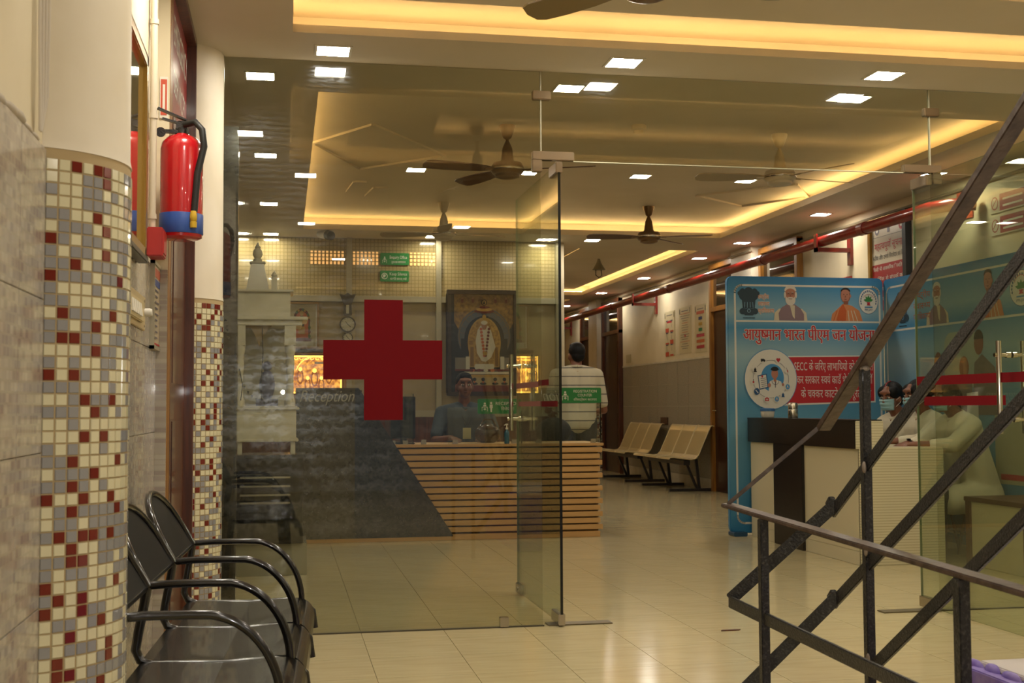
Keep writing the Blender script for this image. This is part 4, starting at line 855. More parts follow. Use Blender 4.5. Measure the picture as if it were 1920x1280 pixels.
# small arched picture at left
L = [(P('pale_mount', '#a09472', .3), 'r', .05, 1.69, .335, 2.13)]; cx = .19
L += [(P('arch_dark', '#39301f'), 'p', ellp(cx, 1.97, .085, .12, 20, 0, PI)+[(cx-.085, 1.75), (cx+.085, 1.75)]), (or_, 'p', ellp(cx, 1.95, .07, .11, 20, 0, PI)+[(cx-.07, 1.78), (cx+.07, 1.78)]), (gd, 'e', cx, 1.95, .03, .07), (g1, 'e', cx, 2.04, .02, .03), (g1, 'r', cx-.035, 1.82, cx+.035, 1.9), (mr, 'r', cx-.10, 1.745, cx+.10, 1.775), (wr_, 'r', cx-.12, 1.70, cx+.12, 1.745)]
for k in range(12):
    a = PI*k/11; L += [((mr, g1, P('leaf_green_p', '#3e5b35'))[k % 3], 'e', cx+.078*math.cos(a), 1.96+.118*math.sin(a), .012, .014, 10)]
for k in range(6): L += [((mr, P('leaf_green_p', '#3e5b35'))[k % 2], 'e', cx-.08 if k < 3 else cx+.08, 1.80+(k % 3)*.045, .014, .02, 10)]
picframe('arched_deity_picture', 'small light wood framed picture of an arched deity', .02, 1.665, .365, 2.155, 12.94, .018, mat('light_wood_frame', '#8d6a3c', .35), L, .03)
b = MB(); b.box(-.02, 12.86, 1.625, .62, 12.96, 1.66); tag(obj('wall_shelf', b, P('shelf_dark', '#2b2119')), 'dark narrow shelf under the small deity picture', 'shelf')
def glow(nm, lab, x0, x1):
    gm = mat('lit_gold_relief', (.95, .42, .07), .4, col2=(.30, .08, .02), scale=26, detail=9, emis=1.1, fac=.48); ge = mat('lit_edge', (1, .55, .10), emis=2.2); gd_ = mat('lit_dark_relief', (.35, .10, .03), emis=.5)
    z0, z1 = 1.19, 1.61; w_ = x1-x0; L = [(ge, 'r', x0+.01, z0+.01, x1-.01, z1-.01), (gm, 'r', x0+.03, z0+.03, x1-.03, z1-.03)]
    for k in range(10): L += [(ge, 'l', arc((x0+.05+k*(w_-.1)/9, z1-.04), .018, PI, 2*PI, 6), .005)]
    for k, (u, v, r) in enumerate(((.25, .45, .05), (.5, .4, .055), (.75, .45, .05), (.38, .25, .045), (.62, .25, .045))): L += [(gd_, 'e', x0+w_*u, z0+.42*v, r*.7, r*1.6, 14), (ge, 'e', x0+w_*u, z0+.42*v+r*1.5, r*.4, r*.45, 12), (gm, 'e', x0+w_*u, z0+.42*v-.005, r*.45, r*1.1, 12)]
    L += [(ge, 'l', arc((x0+w_/2, z0+.2), w_*.33, .3, PI-.3, 14), .008)]
    L += [(white, 'r', x0+w_*.5, z1-.10, x0+w_*.72, z1-.08)]
    picframe(nm, lab, x0, z0, x1, z1, 12.93, .012, mat('red_gold_frame', '#7a3d18', .4), L, .03, back=gm)
glow('backlit_picture', 'glowing orange backlit relief picture left of the red cross', .03, .62); glow('backlit_picture', 'glowing orange backlit picture seen through the left door', 2.50, 2.72)
lat = mat('warm_glow_cells', (1, .55, .2), emis=.55)  # warm band on the mesh panels, its glow put in as emissive cells
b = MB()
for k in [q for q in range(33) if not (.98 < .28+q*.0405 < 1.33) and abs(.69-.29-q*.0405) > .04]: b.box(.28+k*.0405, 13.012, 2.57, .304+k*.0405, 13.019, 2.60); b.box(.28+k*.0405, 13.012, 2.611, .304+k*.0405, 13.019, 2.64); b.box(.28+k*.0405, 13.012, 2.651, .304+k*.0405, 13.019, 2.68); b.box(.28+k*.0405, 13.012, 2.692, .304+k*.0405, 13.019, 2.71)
o = obj('glow_cells', b, lat, bw); o['kind'] = 'stuff'
# wall clock with barometer tail
t = thing('wall_clock', 'ornate dark banjo shaped wall clock on the left mullion', 'clock', (.665, 12.93, 1.85)); ckm = mat('clock_wood', '#2b1f16', .3, coat=.3)
b = MB(); fr = FY(0, 12.94, 0); b.prism([(.62, 2.02), (.71, 2.02), (.705, 2.13), (.73, 2.20), (.75, 2.245), (.70, 2.235), (.665, 2.26), (.63, 2.235), (.58, 2.245), (.60, 2.20), (.625, 2.13)], fr, 0, .04); obj('clock_case', b, ckm, t, bevel=.004)
for z, r in ((1.925, .085), (1.785, .055)):
    b = MB(); b.lathe([(r, -.05), (r, -.03), (r*.9, 0)], (.665, 12.94, z), 28, 'y'); o = obj('dial_case', b, ckm, t, True)
    L = [(P('dial_white', '#b8b29c'), 'e', .665, z, r*.82, r*.82, 28)]+[(black, 'l', [(.665, z), (.665+r*.5*math.sin(a), z+r*l*math.cos(a))], .006) for a, l in ((2.2, .6), (-.6, .45))]
    for k in range(12): a = k*PI/6; L += [(black, 'l', [(.665+r*.65*math.sin(a), z+r*.65*math.cos(a)), (.665+r*.76*math.sin(a), z+r*.76*math.cos(a))], .004)]
    art(o, 'dial', FY(0, 12.89, 0), L)
art(t, 'scale_plate', FY(0, 12.90, 0), [(MATS['dial_white'], 'r', .65, 2.04, .68, 2.13)])

# ================================================================== CORRIDOR POSTERS, BENCHES
def wposter(y1, y0, z0, z1, lab, kind):
    t = thing('corridor_poster', lab, 'poster', (XR, (y0+y1)/2, z0), 'three tall notices above the benches'); b = MB(); b.box(XR-.008, y0, z0, XR, y1, z1); p_ = obj('poster_sheet', b, P('notice_paper', '#c3b793', .4), t)
    W_ = y1-y0; H_ = z1-z0; fr = FR(XR-.008, y1, z0); L = [(ink, 'r', .1, H_-.06, W_-.1, H_-.05), (black, 'r', .02, H_-.09, .04, H_-.02), (black, 'r', W_-.04, H_-.09, W_-.02, H_-.02)]
    if kind == 0:
        L += [(redprint, 'r', W_*.25, H_-.16, W_*.75, H_-.13)]
        for r in range(3):
            for c_ in range(2): x = W_*(.12+.45*c_); z = H_*(.62-.27*r); L += [(ink, 'r', x+.02, z+.09, x+W_*.25, z+.11), (P('orange_red', '#b8482c'), 'r', x, z-.06, x+W_*.32, z-.035 if (r+c_) % 2 else z+.0), (ink, 'l', [(x+W_*.1, z+.07), (x+W_*.15, z+.01)], .008)]
    elif kind == 1:
        for r in range(16): w_ = random.uniform(.2, .42)*W_; L += [(ink if r % 4 else P('orange_red', '#b8482c'), 'r', W_/2-w_, H_*(.85-.05*r), W_/2+w_, H_*(.85-.05*r)+.006)]
        L += [(redprint, 'p', [(W_*.45, H_*.42), (W_*.6, H_*.38), (W_*.52, H_*.33)])]
    else:
        for r, c_ in enumerate(('#b8552c', '#2f3f6e', '#b08a2c', '#2f7a46', '#a32f3f', '#b8602c', '#a3262a')):
            z = H_*(.80-.12*r); q = .16 if r in (1, 2, 3) else .34; L += [(P('flow_'+c_[1:], c_), 'r', W_*(.5-q), z, W_*(.5+q), z+H_*.065), (ink, 'l', [(W_/2, z), (W_/2, z-H_*.05)], .006)]
    art(p_, 'print', fr, L)
wposter(16.53, 16.08, 1.76, 2.375, 'left notice of three above the benches with small red icons', 0); wposter(15.88, 15.4, 1.76, 2.385, 'middle notice of three above the benches in fine print', 1); wposter(15.24, 14.8, 1.75, 2.365, 'right notice of three above the benches with coloured flow chart boxes', 2)
b = MB(); b.box(XR-.012, 18.25, 1.73, XR, 18.5, 1.86); tag(obj('wall_switch', b, P('ivory_switch', '#b8a982'), bevel=.003), 'small ivory switch plate beside the far brown door', 'switch')
b = MB(); b.box(XR-.03, 16.4, .80, XR, 16.7, .90); tag(obj('wall_socket', b, P('brown_socket', '#4d3322'), bevel=.003), 'brown socket box on the wall above the bench gap', 'socket')
BN = thing('steel_bench', 'nearer cream perforated steel three seat bench in the corridor', 'bench', (5.0, 15.15, 0), 'corridor benches')
def LB(nm, b, m, sm=False, bev=0, par=None): return link(nm, b.mesh(nm, m, sm, bev), par or BN, False)
sp_ = [(-.36, .405), (-.345, .425), (-.30, .43), (-.20, .415), (-.08, .40), (-.02, .41), (.02, .45), (.05, .52), (.10, .63), (.15, .74), (.18, .80), (.20, .815), (.225, .805)]
for k in (-1, 0, 1):
    b = MB()
    for i in range(len(sp_)-1):
        (xa, za), (xb, zb) = sp_[i], sp_[i+1]; y0, y1 = k*.52-.25, k*.52+.25; dx, dz = -(zb-za), xb-xa; l = math.hypot(dx, dz); dx, dz = dx/l*.006, dz/l*.006
        b.hexa([(xa-dx, y0, za-dz), (xb-dx, y0, zb-dz), (xb-dx, y1, zb-dz), (xa-dx, y1, za-dz)], [(xa, y0, za), (xb, y0, zb), (xb, y1, zb), (xa, y1, za)])
    s_ = LB('seat_shell', b, bench_m, True)
    for yy in (k*.52-.25, k*.52+.25):
        b = MB(); b.tube([(x, yy, z) for x, z in sp_], .007, 6); LB('shell_rim', b, bench_m, True, par=s_)
b = MB(); b.box(-.16, -.74, .33, -.08, .74, .39); LB('beam', b, blackm, bev=.004)
for y in (-.58, .58):
    b = MB(); b.bar((-.08, y, .36), (.06, y, .03), .03, .03); b.bar((.05, y, .40), (.09, y, .03), .035, .035); LB('leg', b, blackm)
    b = MB(); b.bar((-.30, y, .018), (.28, y, .018), .045, .035); LB('foot_bar', b, blackm, bev=.004)
dup(BN, (5.0, 17.15, 0), 'farther cream perforated steel bench beside the brown door')

# ================================================================== NOTICE BOARD AND RED SIGNS (right wall)
t = thing('notice_board', 'framed red and white Hindi notice board high on the right wall', 'notice', (XR, 10, 2.2)); b = MB(); y0, y1 = 9.68, 10.31
b.box(XR-.02, y0, 1.9, XR, y1, 2.70); p_ = obj('board', b, P('notice_white', '#c5bca6', .35), t)
b = MB(); b.box(XR-.045, y1-.01, 1.9, XR, y1+.03, 2.72); b.box(XR-.045, y0-.0, 2.70, XR, y1+.03, 2.735); obj('gilt_edge', b, gold, t); b = MB(); b.box(XR-.06, y0-.06, 1.9, XR, y0+.0, 2.74); obj('black_edge', b, black, t)
fr = FR(XR-.02, y1, 1.9); fr2 = fr
L = [(P('notice_red', '#9c2426'), 'r', 0, 0, .63, .42), (black, 'r', .02, .665, .61, .668), (MATS['ink_slate'], 'e', .11, .73, .04, .045), (white, 'e', .11, .735, .022, .028), (ink, 'r', .30, .69, .34, .77), (ink, 'e', .32, .77, .025, .02), (redprint, 'e', .55, .73, .045, .045), (white, 'e', .55, .73, .02, .02),
     (redprint, 't', 'महत~वपूर्ण सूचना'.replace('र्ण', 'णॅ'), .06, .55, .57, .06), (black, 't', 'मरीज और उनके िरश~तेदार के िलए', .03, .46, .61, .035),
     (white, 't', 'िकसी भी आकस~िमक िस~थित में', .03, .36, .60, .03), (white, 't', 'कािर्मक से संपर्क करें'.replace('कािर्मक', 'कािमॅक').replace('र्क', 'कॅ'), .03, .27, .60, .03), (white, 't', 'अस~पताल में शान~ित रखें', .03, .18, .60, .03), (white, 't', 'हमें सेवा का अवसर दें', .03, .09, .60, .03)]
art(p_, 'print', fr, L)
b = MB(); b.box(XR-.012, 10.75, 2.19, XR, 11.0, 2.28); e_ = tag(obj('orange_outline_sign', b, P('orange_red', '#b8482c')), 'small orange outlined sign above the blue panel', 'sign'); art(e_, 'print', FR(XR-.012, 11.0, 2.19), [(P('notice_white', '#c5bca6'), 'r', .06, 0, .19, .07)])
b = MB(); b.box(XR-.012, 8.66, 2.52, XR, 8.88, 2.74); tag(obj('orange_wall_plate', b, P('orange_plate', '#c0522e')), 'plain orange plate high on the right wall behind the door', 'sign')
for k, (z0, s) in enumerate(((2.50, 'upper'), (2.33, 'lower'))):
    t = thing('round_icon_sign', s+' cream and red sign with round icon on the right wall', 'sign', (XR, 8.2, z0), 'pair of red signs at upper right'); b = MB(); b.box(XR-.01, 7.95, z0, XR, 8.42, z0+.145); p_ = obj('sign_plate', b, P('notice_white', '#c5bca6'), t)
    L = [(P('notice_red', '#9c2426'), 'r', .13, .01, .46, .135), (MATS['notice_red'], 'e', .065, .072, .045, .05), (MATS['notice_white'], 'e', .065, .072, .036, .041), (MATS['notice_red'], 'l', [(.04, .05), (.09, .1)], .008)]
    for r in range(2): L += [(white, 'r', .17, .085-.05*r, .42, .1-.05*r)]
    art(p_, 'print', FR(XR-.01, 8.42, z0), L)

# ================================================================== BLUE PROMOTION BOOTH
def bluegrad():
    m = bpy.data.materials.new('blue_printed_fabric'); MATS['blue_printed_fabric'] = m; m.use_nodes = True; nt = m.node_tree; b_ = nt.nodes['Principled BSDF']
    g = nt.nodes.new('ShaderNodeNewGeometry'); s_ = nt.nodes.new('ShaderNodeSeparateXYZ'); nt.links.new(g.outputs['Position'], s_.inputs[0])
    r = nt.nodes.new('ShaderNodeValToRGB'); mr_ = nt.nodes.new('ShaderNodeMapRange'); mr_.inputs[1].default_value = 0; mr_.inputs[2].default_value = 2.12
    nt.links.new(s_.outputs[2], mr_.inputs[0]); nt.links.new(mr_.outputs[0], r.inputs[0])
    e = r.color_ramp.elements; e[0].position = 0; e[0].color = srgb('#1e6f9e'); e[1].position = 1; e[1].color = srgb('#1f6ea3')
    for p_, c_ in ((.40, '#5e93ad'), (.52, '#4a87a8'), (.70, '#8aa9b4'), (.80, '#3d83ad'), (.86, '#7fa4b6'), (.95, '#3f84ae')): x = e.new(p_); x.color = srgb(c_)
    nt.links.new(r.outputs[0], b_.inputs['Base Color']); b_.inputs['Roughness'].default_value = .55; return m
bg = bluegrad(); bedge = mat('blue_panel_edge', '#1c5f8f', .5); pw = P('panel_white', '#cfcdc4')
bt = thing('promotion_booth', 'blue L shaped printed display booth with health scheme text', 'booth', (4.9, 9.5, 0))
b = MB(); b.prism(rrect(3.58, .02, 4.96, 2.12, .05), FY(0, 9.5, 0), -.05, 0); bpn = obj('back_panel', b, [bg], bt, bevel=.006)
b = MB(); b.prism(rrect(0, .02, 2.6, 2.105, .04), FR(4.96, 9.5, 0), -.04, 0); spn = obj('side_panel', b, [bg], bt, bevel=.006)
b = MB(); b.prism(rrect(3.585, 0, 3.70, .035, .012), FY(0, 9.46, 0), -.10, .03); obj('panel_foot', b, mat('dark_blue_foot', '#173f5e', .4), bt)
saf = P('print_saffron', '#b5531c'); fls = P('print_face', '#a9705a'); fls2 = P('print_face_dark', '#7d4a35'); beard = P('print_white_beard', '#c9c3b8'); vest = P('print_mauve_vest', '#7f6a72'); kur = P('print_kurta', '#c2b89f'); em = P('emblem_dark', '#1d3645'); navy = P('print_navy', '#1c4a76'); ltb = P('print_light_blue', '#3f84b5'); ora = P('print_shawl_orange', '#c07a4a'); gre = P('print_leaf_green', '#2f7a3a')
def emblem(x, z, s):     # lion capital: three heads, abacus with wheel, bell base
    L = [(em, 'e', x, z+.30*s, .17*s, .20*s, 20), (em, 'e', x-.20*s, z+.27*s, .13*s, .19*s, 18), (em, 'e', x+.20*s, z+.27*s, .13*s, .19*s, 18), (em, 'e', x-.31*s, z+.30*s, .06*s, .07*s, 12), (em, 'e', x+.31*s, z+.30*s, .06*s, .07*s, 12),
         (em, 'p', [(x-.24*s, z+.2*s), (x+.24*s, z+.2*s), (x+.20*s, z-.17*s), (x-.20*s, z-.17*s)])]
    for q in (-.13, -.045, .045, .13): L += [(bg, 'l', [(x+q*s, z+.02*s), (x+q*s*1.1, z-.15*s)], .018*s)]
    L += [
          (em, 'p', rrect(x-.27*s, z-.33*s, x+.27*s, z-.18*s, .04*s)), (bg, 'e', x, z-.255*s, .06*s, .06*s, 16), (em, 'e', x, z-.255*s, .042*s, .042*s, 16), (em, 'e', x-.2*s, z-.27*s, .11*s, .1*s, 14), (em, 'e', x+.2*s, z-.27*s, .11*s, .1*s, 14), (em, 'p', [(x-.2*s, z-.33*s), (x+.2*s, z-.33*s), (x+.13*s, z-.40*s), (x-.13*s, z-.40*s)]), (em, 'r', x-.2*s, z-.49*s, x+.2*s, z-.465*s)]
    return L
def man_a(x, z, s):      # bearded man in a waistcoat
    return [(kur, 'p', [(x-.50*s, z), (x-.47*s, z+.22*s), (x-.34*s, z+.33*s), (x+.34*s, z+.33*s), (x+.47*s, z+.22*s), (x+.50*s, z)]), (vest, 'p', [(x-.34*s, z), (x-.36*s, z+.2*s), (x-.27*s, z+.36*s), (x-.1*s, z+.46*s), (x+.12*s, z+.46*s), (x+.30*s, z+.34*s), (x+.40*s, z+.18*s), (x+.40*s, z)]), (kur, 'p', [(x-.02*s, z+.44*s), (x+.13*s, z+.42*s), (x+.12*s, z+.05*s), (x+.06*s, z+.12*s)]),
            (fls, 'e', x, z+.72*s, .17*s, .23*s, 24), (beard, 'e', x, z+.58*s, .15*s, .16*s, 22), (fls, 'e', x, z+.70*s, .125*s, .10*s, 20), (beard, 'p', ellp(x, z+.83*s, .18*s, .16*s, 16, 0, PI)), (fls, 'e', x, z+.81*s, .14*s, .09*s, 20), (beard, 'e', x-.165*s, z+.72*s, .03*s, .09*s, 12), (beard, 'e', x+.165*s, z+.72*s, .03*s, .09*s, 12),
            (beard, 'e', x, z+.635*s, .085*s, .026*s, 14), (P('lip_print', '#5a2a25'), 'r', x-.05*s, z+.598*s, x+.05*s, z+.615*s), (black, 'e', x-.06*s, z+.76*s, .02*s, .011*s, 10), (black, 'e', x+.06*s, z+.76*s, .02*s, .011*s, 10), (beard, 'r', x-.09*s, z+.79*s, x-.03*s, z+.80*s), (beard, 'r', x+.03*s, z+.79*s, x+.09*s, z+.80*s), (P('nose_shadow', '#8a5644'), 'p', [(x-.01*s, z+.75*s), (x+.03*s, z+.67*s), (x-.03*s, z+.67*s)]), (black, 'l', ellp(x-.06*s, z+.755*s, .045*s, .033*s, 12), .006*s, True), (black, 'l', ellp(x+.06*s, z+.755*s, .045*s, .033*s, 12), .006*s, True)]
def man_b(x, z, s):      # shaven man in an orange shawl
    L = [(ora, 'p', [(x-.46*s, z), (x-.42*s, z+.2*s), (x-.24*s, z+.36*s), (x-.08*s, z+.5*s), (x+.2*s, z+.44*s), (x+.42*s, z+.3*s), (x+.52*s, z)]), (saf, 'p', [(x-.30*s, z), (x-.2*s, z+.33*s), (x-.08*s, z+.5*s), (x+.02*s, z+.3*s), (x+.0*s, z)])]
    for q in (-.38, -.24, -.1, .1, .24, .36): L += [(kur if q > 0 else saf, 'l', [(x+q*s, z), (x+q*.7*s, z+.3*s)], .025*s)]
    L += [(fls2, 'e', x, z+.74*s, .15*s, .22*s, 24), (fls, 'e', x-.01*s, z+.73*s, .13*s, .19*s, 22), (black, 'p', ellp(x, z+.84*s, .15*s, .125*s, 16, .1, PI-.1)), (fls, 'e', x-.005*s, z+.82*s, .125*s, .085*s, 20), (fls, 'e', x+.15*s, z+.72*s, .025*s, .05*s, 10), (fls2, 'r', x-.06*s, z+.48*s, x+.08*s, z+.58*s), (black, 'e', x-.055*s, z+.765*s, .019*s, .01*s, 10), (black, 'e', x+.045*s, z+.765*s, .019*s, .01*s, 10), (fls2, 'p', [(x-.005*s, z+.75*s), (x+.02*s, z+.68*s), (x-.035*s, z+.68*s)]), (MATS['lip_print'], 'p', ellp(x-.005*s, z+.635*s, .045*s, .02*s, 10, PI, 2*PI))]
    return L
def seal(x, z, rx, rz):
    L = [(navy, 'e', x, z, rx, rz, 32), (pw, 'e', x, z, rx*.97, rz*.97, 32)]
    for k in range(16): a = -.25+k*(PI+.5)/15; L += [(navy, 'r', x+rx*.78*math.cos(a)-rx*.05, z+rz*.78*math.sin(a)-rz*.07, x+rx*.78*math.cos(a)+rx*.05, z+rz*.78*math.sin(a)+rz*.07)]
    for a in (.25, .9, PI/2, PI-.9, PI-.25): L += [(gre, 'p', [(x, z-rz*.05), (x+rx*.3*math.cos(a-.35), z+rz*.3*math.sin(a-.35)), (x+rx*.5*math.cos(a), z+rz*.5*math.sin(a)), (x+rx*.3*math.cos(a+.35), z+rz*.3*math.sin(a+.35))])]
    L += [(redprint, 'l', arc((x, z+rz*.05), rx*.6, .5, PI-.5, 8), rx*.03), (redprint, 'p', [(x-rx*.2, z-rz*.08), (x+rx*.2, z-rz*.08), (x+rx*.1, z-rz*.2), (x+rx*.2, z-rz*.32), (x-rx*.2, z-rz*.32), (x-rx*.1, z-rz*.2)]), (ltb, 'r', x-rx*.4, z-rz*.5, x+rx*.4, z-rz*.42), (navy, 't', 'PM-JAY', x-rx*.4, z-rz*.75, x+rx*.4, rz*.15)]
    return L
F0 = FY(3.6, 9.5, 0)
def border(a0, b0, a1, b1, wd=.016, r=.06): return [(pw, 'l', rrect(a0, b0, a1, b1, r), wd, True)]
TITLE = 'आयुष~मान भारत पीएम जन योजना'
def title(x0, z0, x1, h):
    L = []
    for dx, dz in ((-.006, 0), (.006, 0), (0, .006), (0, -.006), (.004, .004), (-.004, .004), (.004, -.004), (-.004, -.004)): L.append((pw, 't', TITLE, x0+dx, z0+dz, x1+dx, h))
    for dx in (-.0025, 0, .0025): L.append((redprint, 't', TITLE, x0+dx, z0, x1+dx, h))
    return L
L = border(.045, .10, 1.325, 2.045)+[(pw, 'r', .045, 1.742, 1.325, 1.756)]
art(bpn, 'panel_border', F0, L)
art(bpn, 'national_emblem', F0, emblem(.165, 1.90, .26))
L = []
for i, s_ in enumerate(('राष~ट्रीय', 'स~वास~थ~य', 'प्रािधकरण')):
    x1 = (.34, .345, .385)[i]; z = 1.935-.058*i
    for d in ((-.003, 0), (.003, 0), (0, .003), (0, -.003)): L.append((pw, 't', s_, .245+d[0], z+d[1], x1+d[0], .032))
    L.append((saf, 't', s_, .245, z, x1, .032))
art(bpn, 'orange_lettering', F0, L)
art(bpn, 'bearded_portrait', F0, man_a(.53, 1.757, .295)); art(bpn, 'shawl_portrait', F0, man_b(1.02, 1.757, .29)); art(bpn, 'scheme_seal', F0, seal(1.225, 1.925, .088, .108))
art(bpn, 'title_lettering', F0, title(.115, 1.595, 1.275, .088))
ys = [1.345, 1.235, 1.12]
L = [(pw, 'p', [(.40, 1.052), (1.272, 1.078), (1.272, 1.472), (.40, 1.462)]), (P('banner_red', '#b01e26'), 'p', [(.40, 1.066), (1.262, 1.09), (1.262, 1.462), (.40, 1.452)])]
for i, (s_, x0, x1) in enumerate((('SECC के जिरए लाभािथर्यों को िचन्हित'.replace('थर्', 'थ').replace('न्हित', 'िन~हत'), .555, 1.255), ('कर सरकार स~वयं कार्ड भेजेगी लाभाथीर्'.replace('र्ड', 'डॅ').replace('थीर्', 'थीॅ'), .575, 1.25), ('के चक~कर काटने की जरूरत नहीं', .61, 1.235))): L.append((pw, 't', s_, x0, ys[i], x1, .062))
art(bpn, 'banner', F0, L)
cx, cz, rx, rz = .345, 1.272, .225, .245
L = [(ltb, 'e', cx, cz, rx*1.02, rz*1.02, 44), (pw, 'e', cx, cz, rx, rz, 44), (ltb, 'e', cx+.015, cz+.01, .10, .115, 32), (pw, 'p', [(cx-.02, cz-.10), (cx-.01, cz-.02), (cx+.03, cz+.0), (cx+.09, cz-.02), (cx+.115, cz-.10), (cx+.05, cz-.12)]), (fls, 'e', cx+.035, cz+.045, .030, .042, 20), (black, 'p', ellp(cx+.035, cz+.075, .036, .028, 14, 0, PI)), (black, 'e', cx+.035, cz+.083, .034, .018, 14), (fls, 'r', cx+.024, cz-.02, cx+.048, cz+.02),
     (ink, 'l', arc((cx+.04, cz-.015), .03, PI, 2*PI, 8), .004), (ink, 'p', [(cx+.035, cz-.02), (cx+.045, cz-.02), (cx+.042, cz-.07), (cx+.036, cz-.07)]),
     (navy, 'p', [(cx-.115, cz+.03), (cx-.035, cz+.045), (cx-.022, cz-.07), (cx-.10, cz-.088)]), (pw, 'p', [(cx-.107, cz+.024), (cx-.042, cz+.036), (cx-.031, cz-.064), (cx-.094, cz-.078)]), (redprint, 'e', cx-.075, cz+.022, .008, .01, 10), (fls, 'e', cx-.014, cz-.05, .014, .018, 12), (fls, 'e', cx+.105, cz-.045, .010, .014, 12)]
for i in range(5): L.append((ink, 'l', [(cx-.088+i*.002, cz+.004-i*.016), (cx-.046+i*.002, cz+.01-i*.016)], .005))
ics = [(PI*.64, black, 'amb'), (PI*.36, redprint, 'heart'), (PI*.14, redprint, 'syr'), (-.12*PI, ltb, 'drop'), (-.27*PI, navy, 'scope'), (-.4*PI, ltb, 'lab'), (-.58*PI, redprint, 'box'), (-.80*PI, navy, 'cap'), (PI*1.03, redprint, 'bot'), (PI*.85, black, 'bag')]
L.append((ink, 'l', arc((cx, cz), .155, 0, 2*PI, 40), .0025))
for a, m_, k in ics:
    x, z = cx+.155*math.cos(a), cz+.172*math.sin(a); L.append((pw, 'e', x, z, .026, .028, 14))
    if k == 'heart': L += [(m_, 'e', x-.008, z+.006, .010, .011, 12), (m_, 'e', x+.008, z+.006, .010, .011, 12), (m_, 'p', [(x-.017, z+.002), (x, z-.02), (x+.017, z+.002)])]
    elif k == 'box': L += [(m_, 'p', rrect(x-.017, z-.014, x+.017, z+.012, .003)), (pw, 'r', x-.009, z-.003, x+.009, z+.002), (pw, 'r', x-.0025, z-.009, x+.0025, z+.008), (m_, 'r', x-.008, z+.012, x+.008, z+.017)]
    elif k == 'amb': L += [(m_, 'r', x-.02, z-.009, x+.008, z+.012), (m_, 'p', [(x+.008, z-.009), (x+.02, z-.009), (x+.02, z+.0), (x+.012, z+.008), (x+.008, z+.008)]), (m_, 'e', x-.011, z-.011, .005, .005, 8), (m_, 'e', x+.01, z-.011, .005, .005, 8)]
    elif k in ('drop', 'lab'): L += [(m_, 'e', x, z, .019, .022, 16), (pw, 'p', [(x-.008, z-.008), (x+.008, z-.008), (x+.003, z+.002), (x+.003, z+.012), (x-.003, z+.012), (x-.003, z+.002)]), (redprint, 'e', x, z-.006, .005, .004, 8)]
    elif k == 'cap': L += [(m_, 'e', x, z, .025, .028, 18), (pw, 'l', [(x-.01, z+.012), (x+.01, z-.012)], .007)]
    elif k == 'syr': L += [(ink, 'l', [(x-.006, z+.02), (x+.004, z-.004)], .004), (m_, 'l', [(x+.003, z), (x+.008, z-.016)], .008)]
    elif k == 'bot': L += [(pw, 'r', x-.006, z-.018, x+.006, z+.014), (m_, 'r', x-.007, z-.016, x+.007, z-.0), (ink, 'r', x-.003, z+.0, x+.003, z+.018)]
    else: L += [(m_, 'p', rrect(x-.010, z-.018, x+.010, z+.008, .003)), (m_, 'r', x-.004, z+.008, x+.004, z+.016), (m_, 'r', x-.014, z-.02, x+.014, z-.014)]
art(bpn, 'doctor_medallion', F0, L, off=.006)
# side panel print
F1 = FR(4.96, 9.5, 0); L = border(.06, .10, 2.5, 2.03)+[(pw, 'r', .06, 1.66, 2.5, 1.676)]
art(spn, 'panel_border', F1, L); art(spn, 'national_emblem', F1, emblem(.33, 1.84, .30)); L = []
for i, s_ in enumerate(('राष~ट्रीय', 'स~वास~थ~य', 'प्रािधकरण')):
    z = 1.90-.085*i; L.append((saf, 't', s_, .50, z, .76, .045))
art(spn, 'orange_lettering', F1, L)
art(spn, 'bearded_portrait', F1, man_a(.86, 1.677, .33)); art(spn, 'shawl_portrait', F1, man_b(1.56, 1.677, .36)); art(spn, 'scheme_seal', F1, seal(1.96, 1.85, .14, .125))
pho = P('print_dim_figure', '#6b625c'); L = [(P('print_pale_patch', '#9ca89b'), 'p', rrect(.95, 1.18, 1.42, 1.60, .1)), (fls2, 'e', .86, 1.36, .06, .10, 18), (fls2, 'e', 1.22, 1.33, .065, .085, 18), (pho, 'p', [(1.1, 1.0), (1.12, 1.24), (1.32, 1.24), (1.34, 1.0)]), (pho, 'p', [(1.32, .98), (1.36, 1.36), (1.46, 1.42), (1.62, 1.32), (1.70, .98)]), (fls2, 'e', 1.42, 1.50, .06, .085, 18), (black, 'p', ellp(1.42, 1.53, .062, .07, 12, 0, PI)), (pw, 'p', [(1.25, .95), (1.25, 1.14), (1.40, 1.15), (1.40, .95)])]
art(spn, 'family_print', F1, L)
L = [(P('print_cream_card', '#a9a689'), 'p', rrect(1.60, .50, 2.2, 1.0, .03)), (redprint, 'r', 1.66, .53, 2.15, .57)]; art(spn, 'cream_card', F1, L)

# ================================================================== HELP DESK
t = thing('help_desk', 'white help desk with black front band and black upright in the booth', 'desk', (4.0, 8.5, 0)); y0, y1 = 7.54, 9.44
b = MB(); b.box(3.74, y0, .09, 3.90, y1, .765); obj('front_panel', b, laminate_w, t, bevel=.003)
b = MB(); b.box(3.74, y0, .0, 3.90, y1, .09); obj('plinth', b, laminate_w, t, bevel=.002)
b = MB(); b.box(3.715, y0+.004, .765, 3.90, y1, .945); obj('black_band', b, laminate_b, t, bevel=.003)
b = MB(); b.box(3.712, y0-.002, .945, 3.91, y1, .958); obj('ledge_top', b, laminate_b, t, bevel=.002)
b = MB(); b.box(3.72, 8.40, .0, 3.745, 8.93, .765); obj('black_upright', b, laminate_b, t, bevel=.003)
b = MB(); b.box(3.72, y0-.006, .765, 3.915, y0+.012, .950); obj('end_cap', b, ribm, t, bevel=.002)
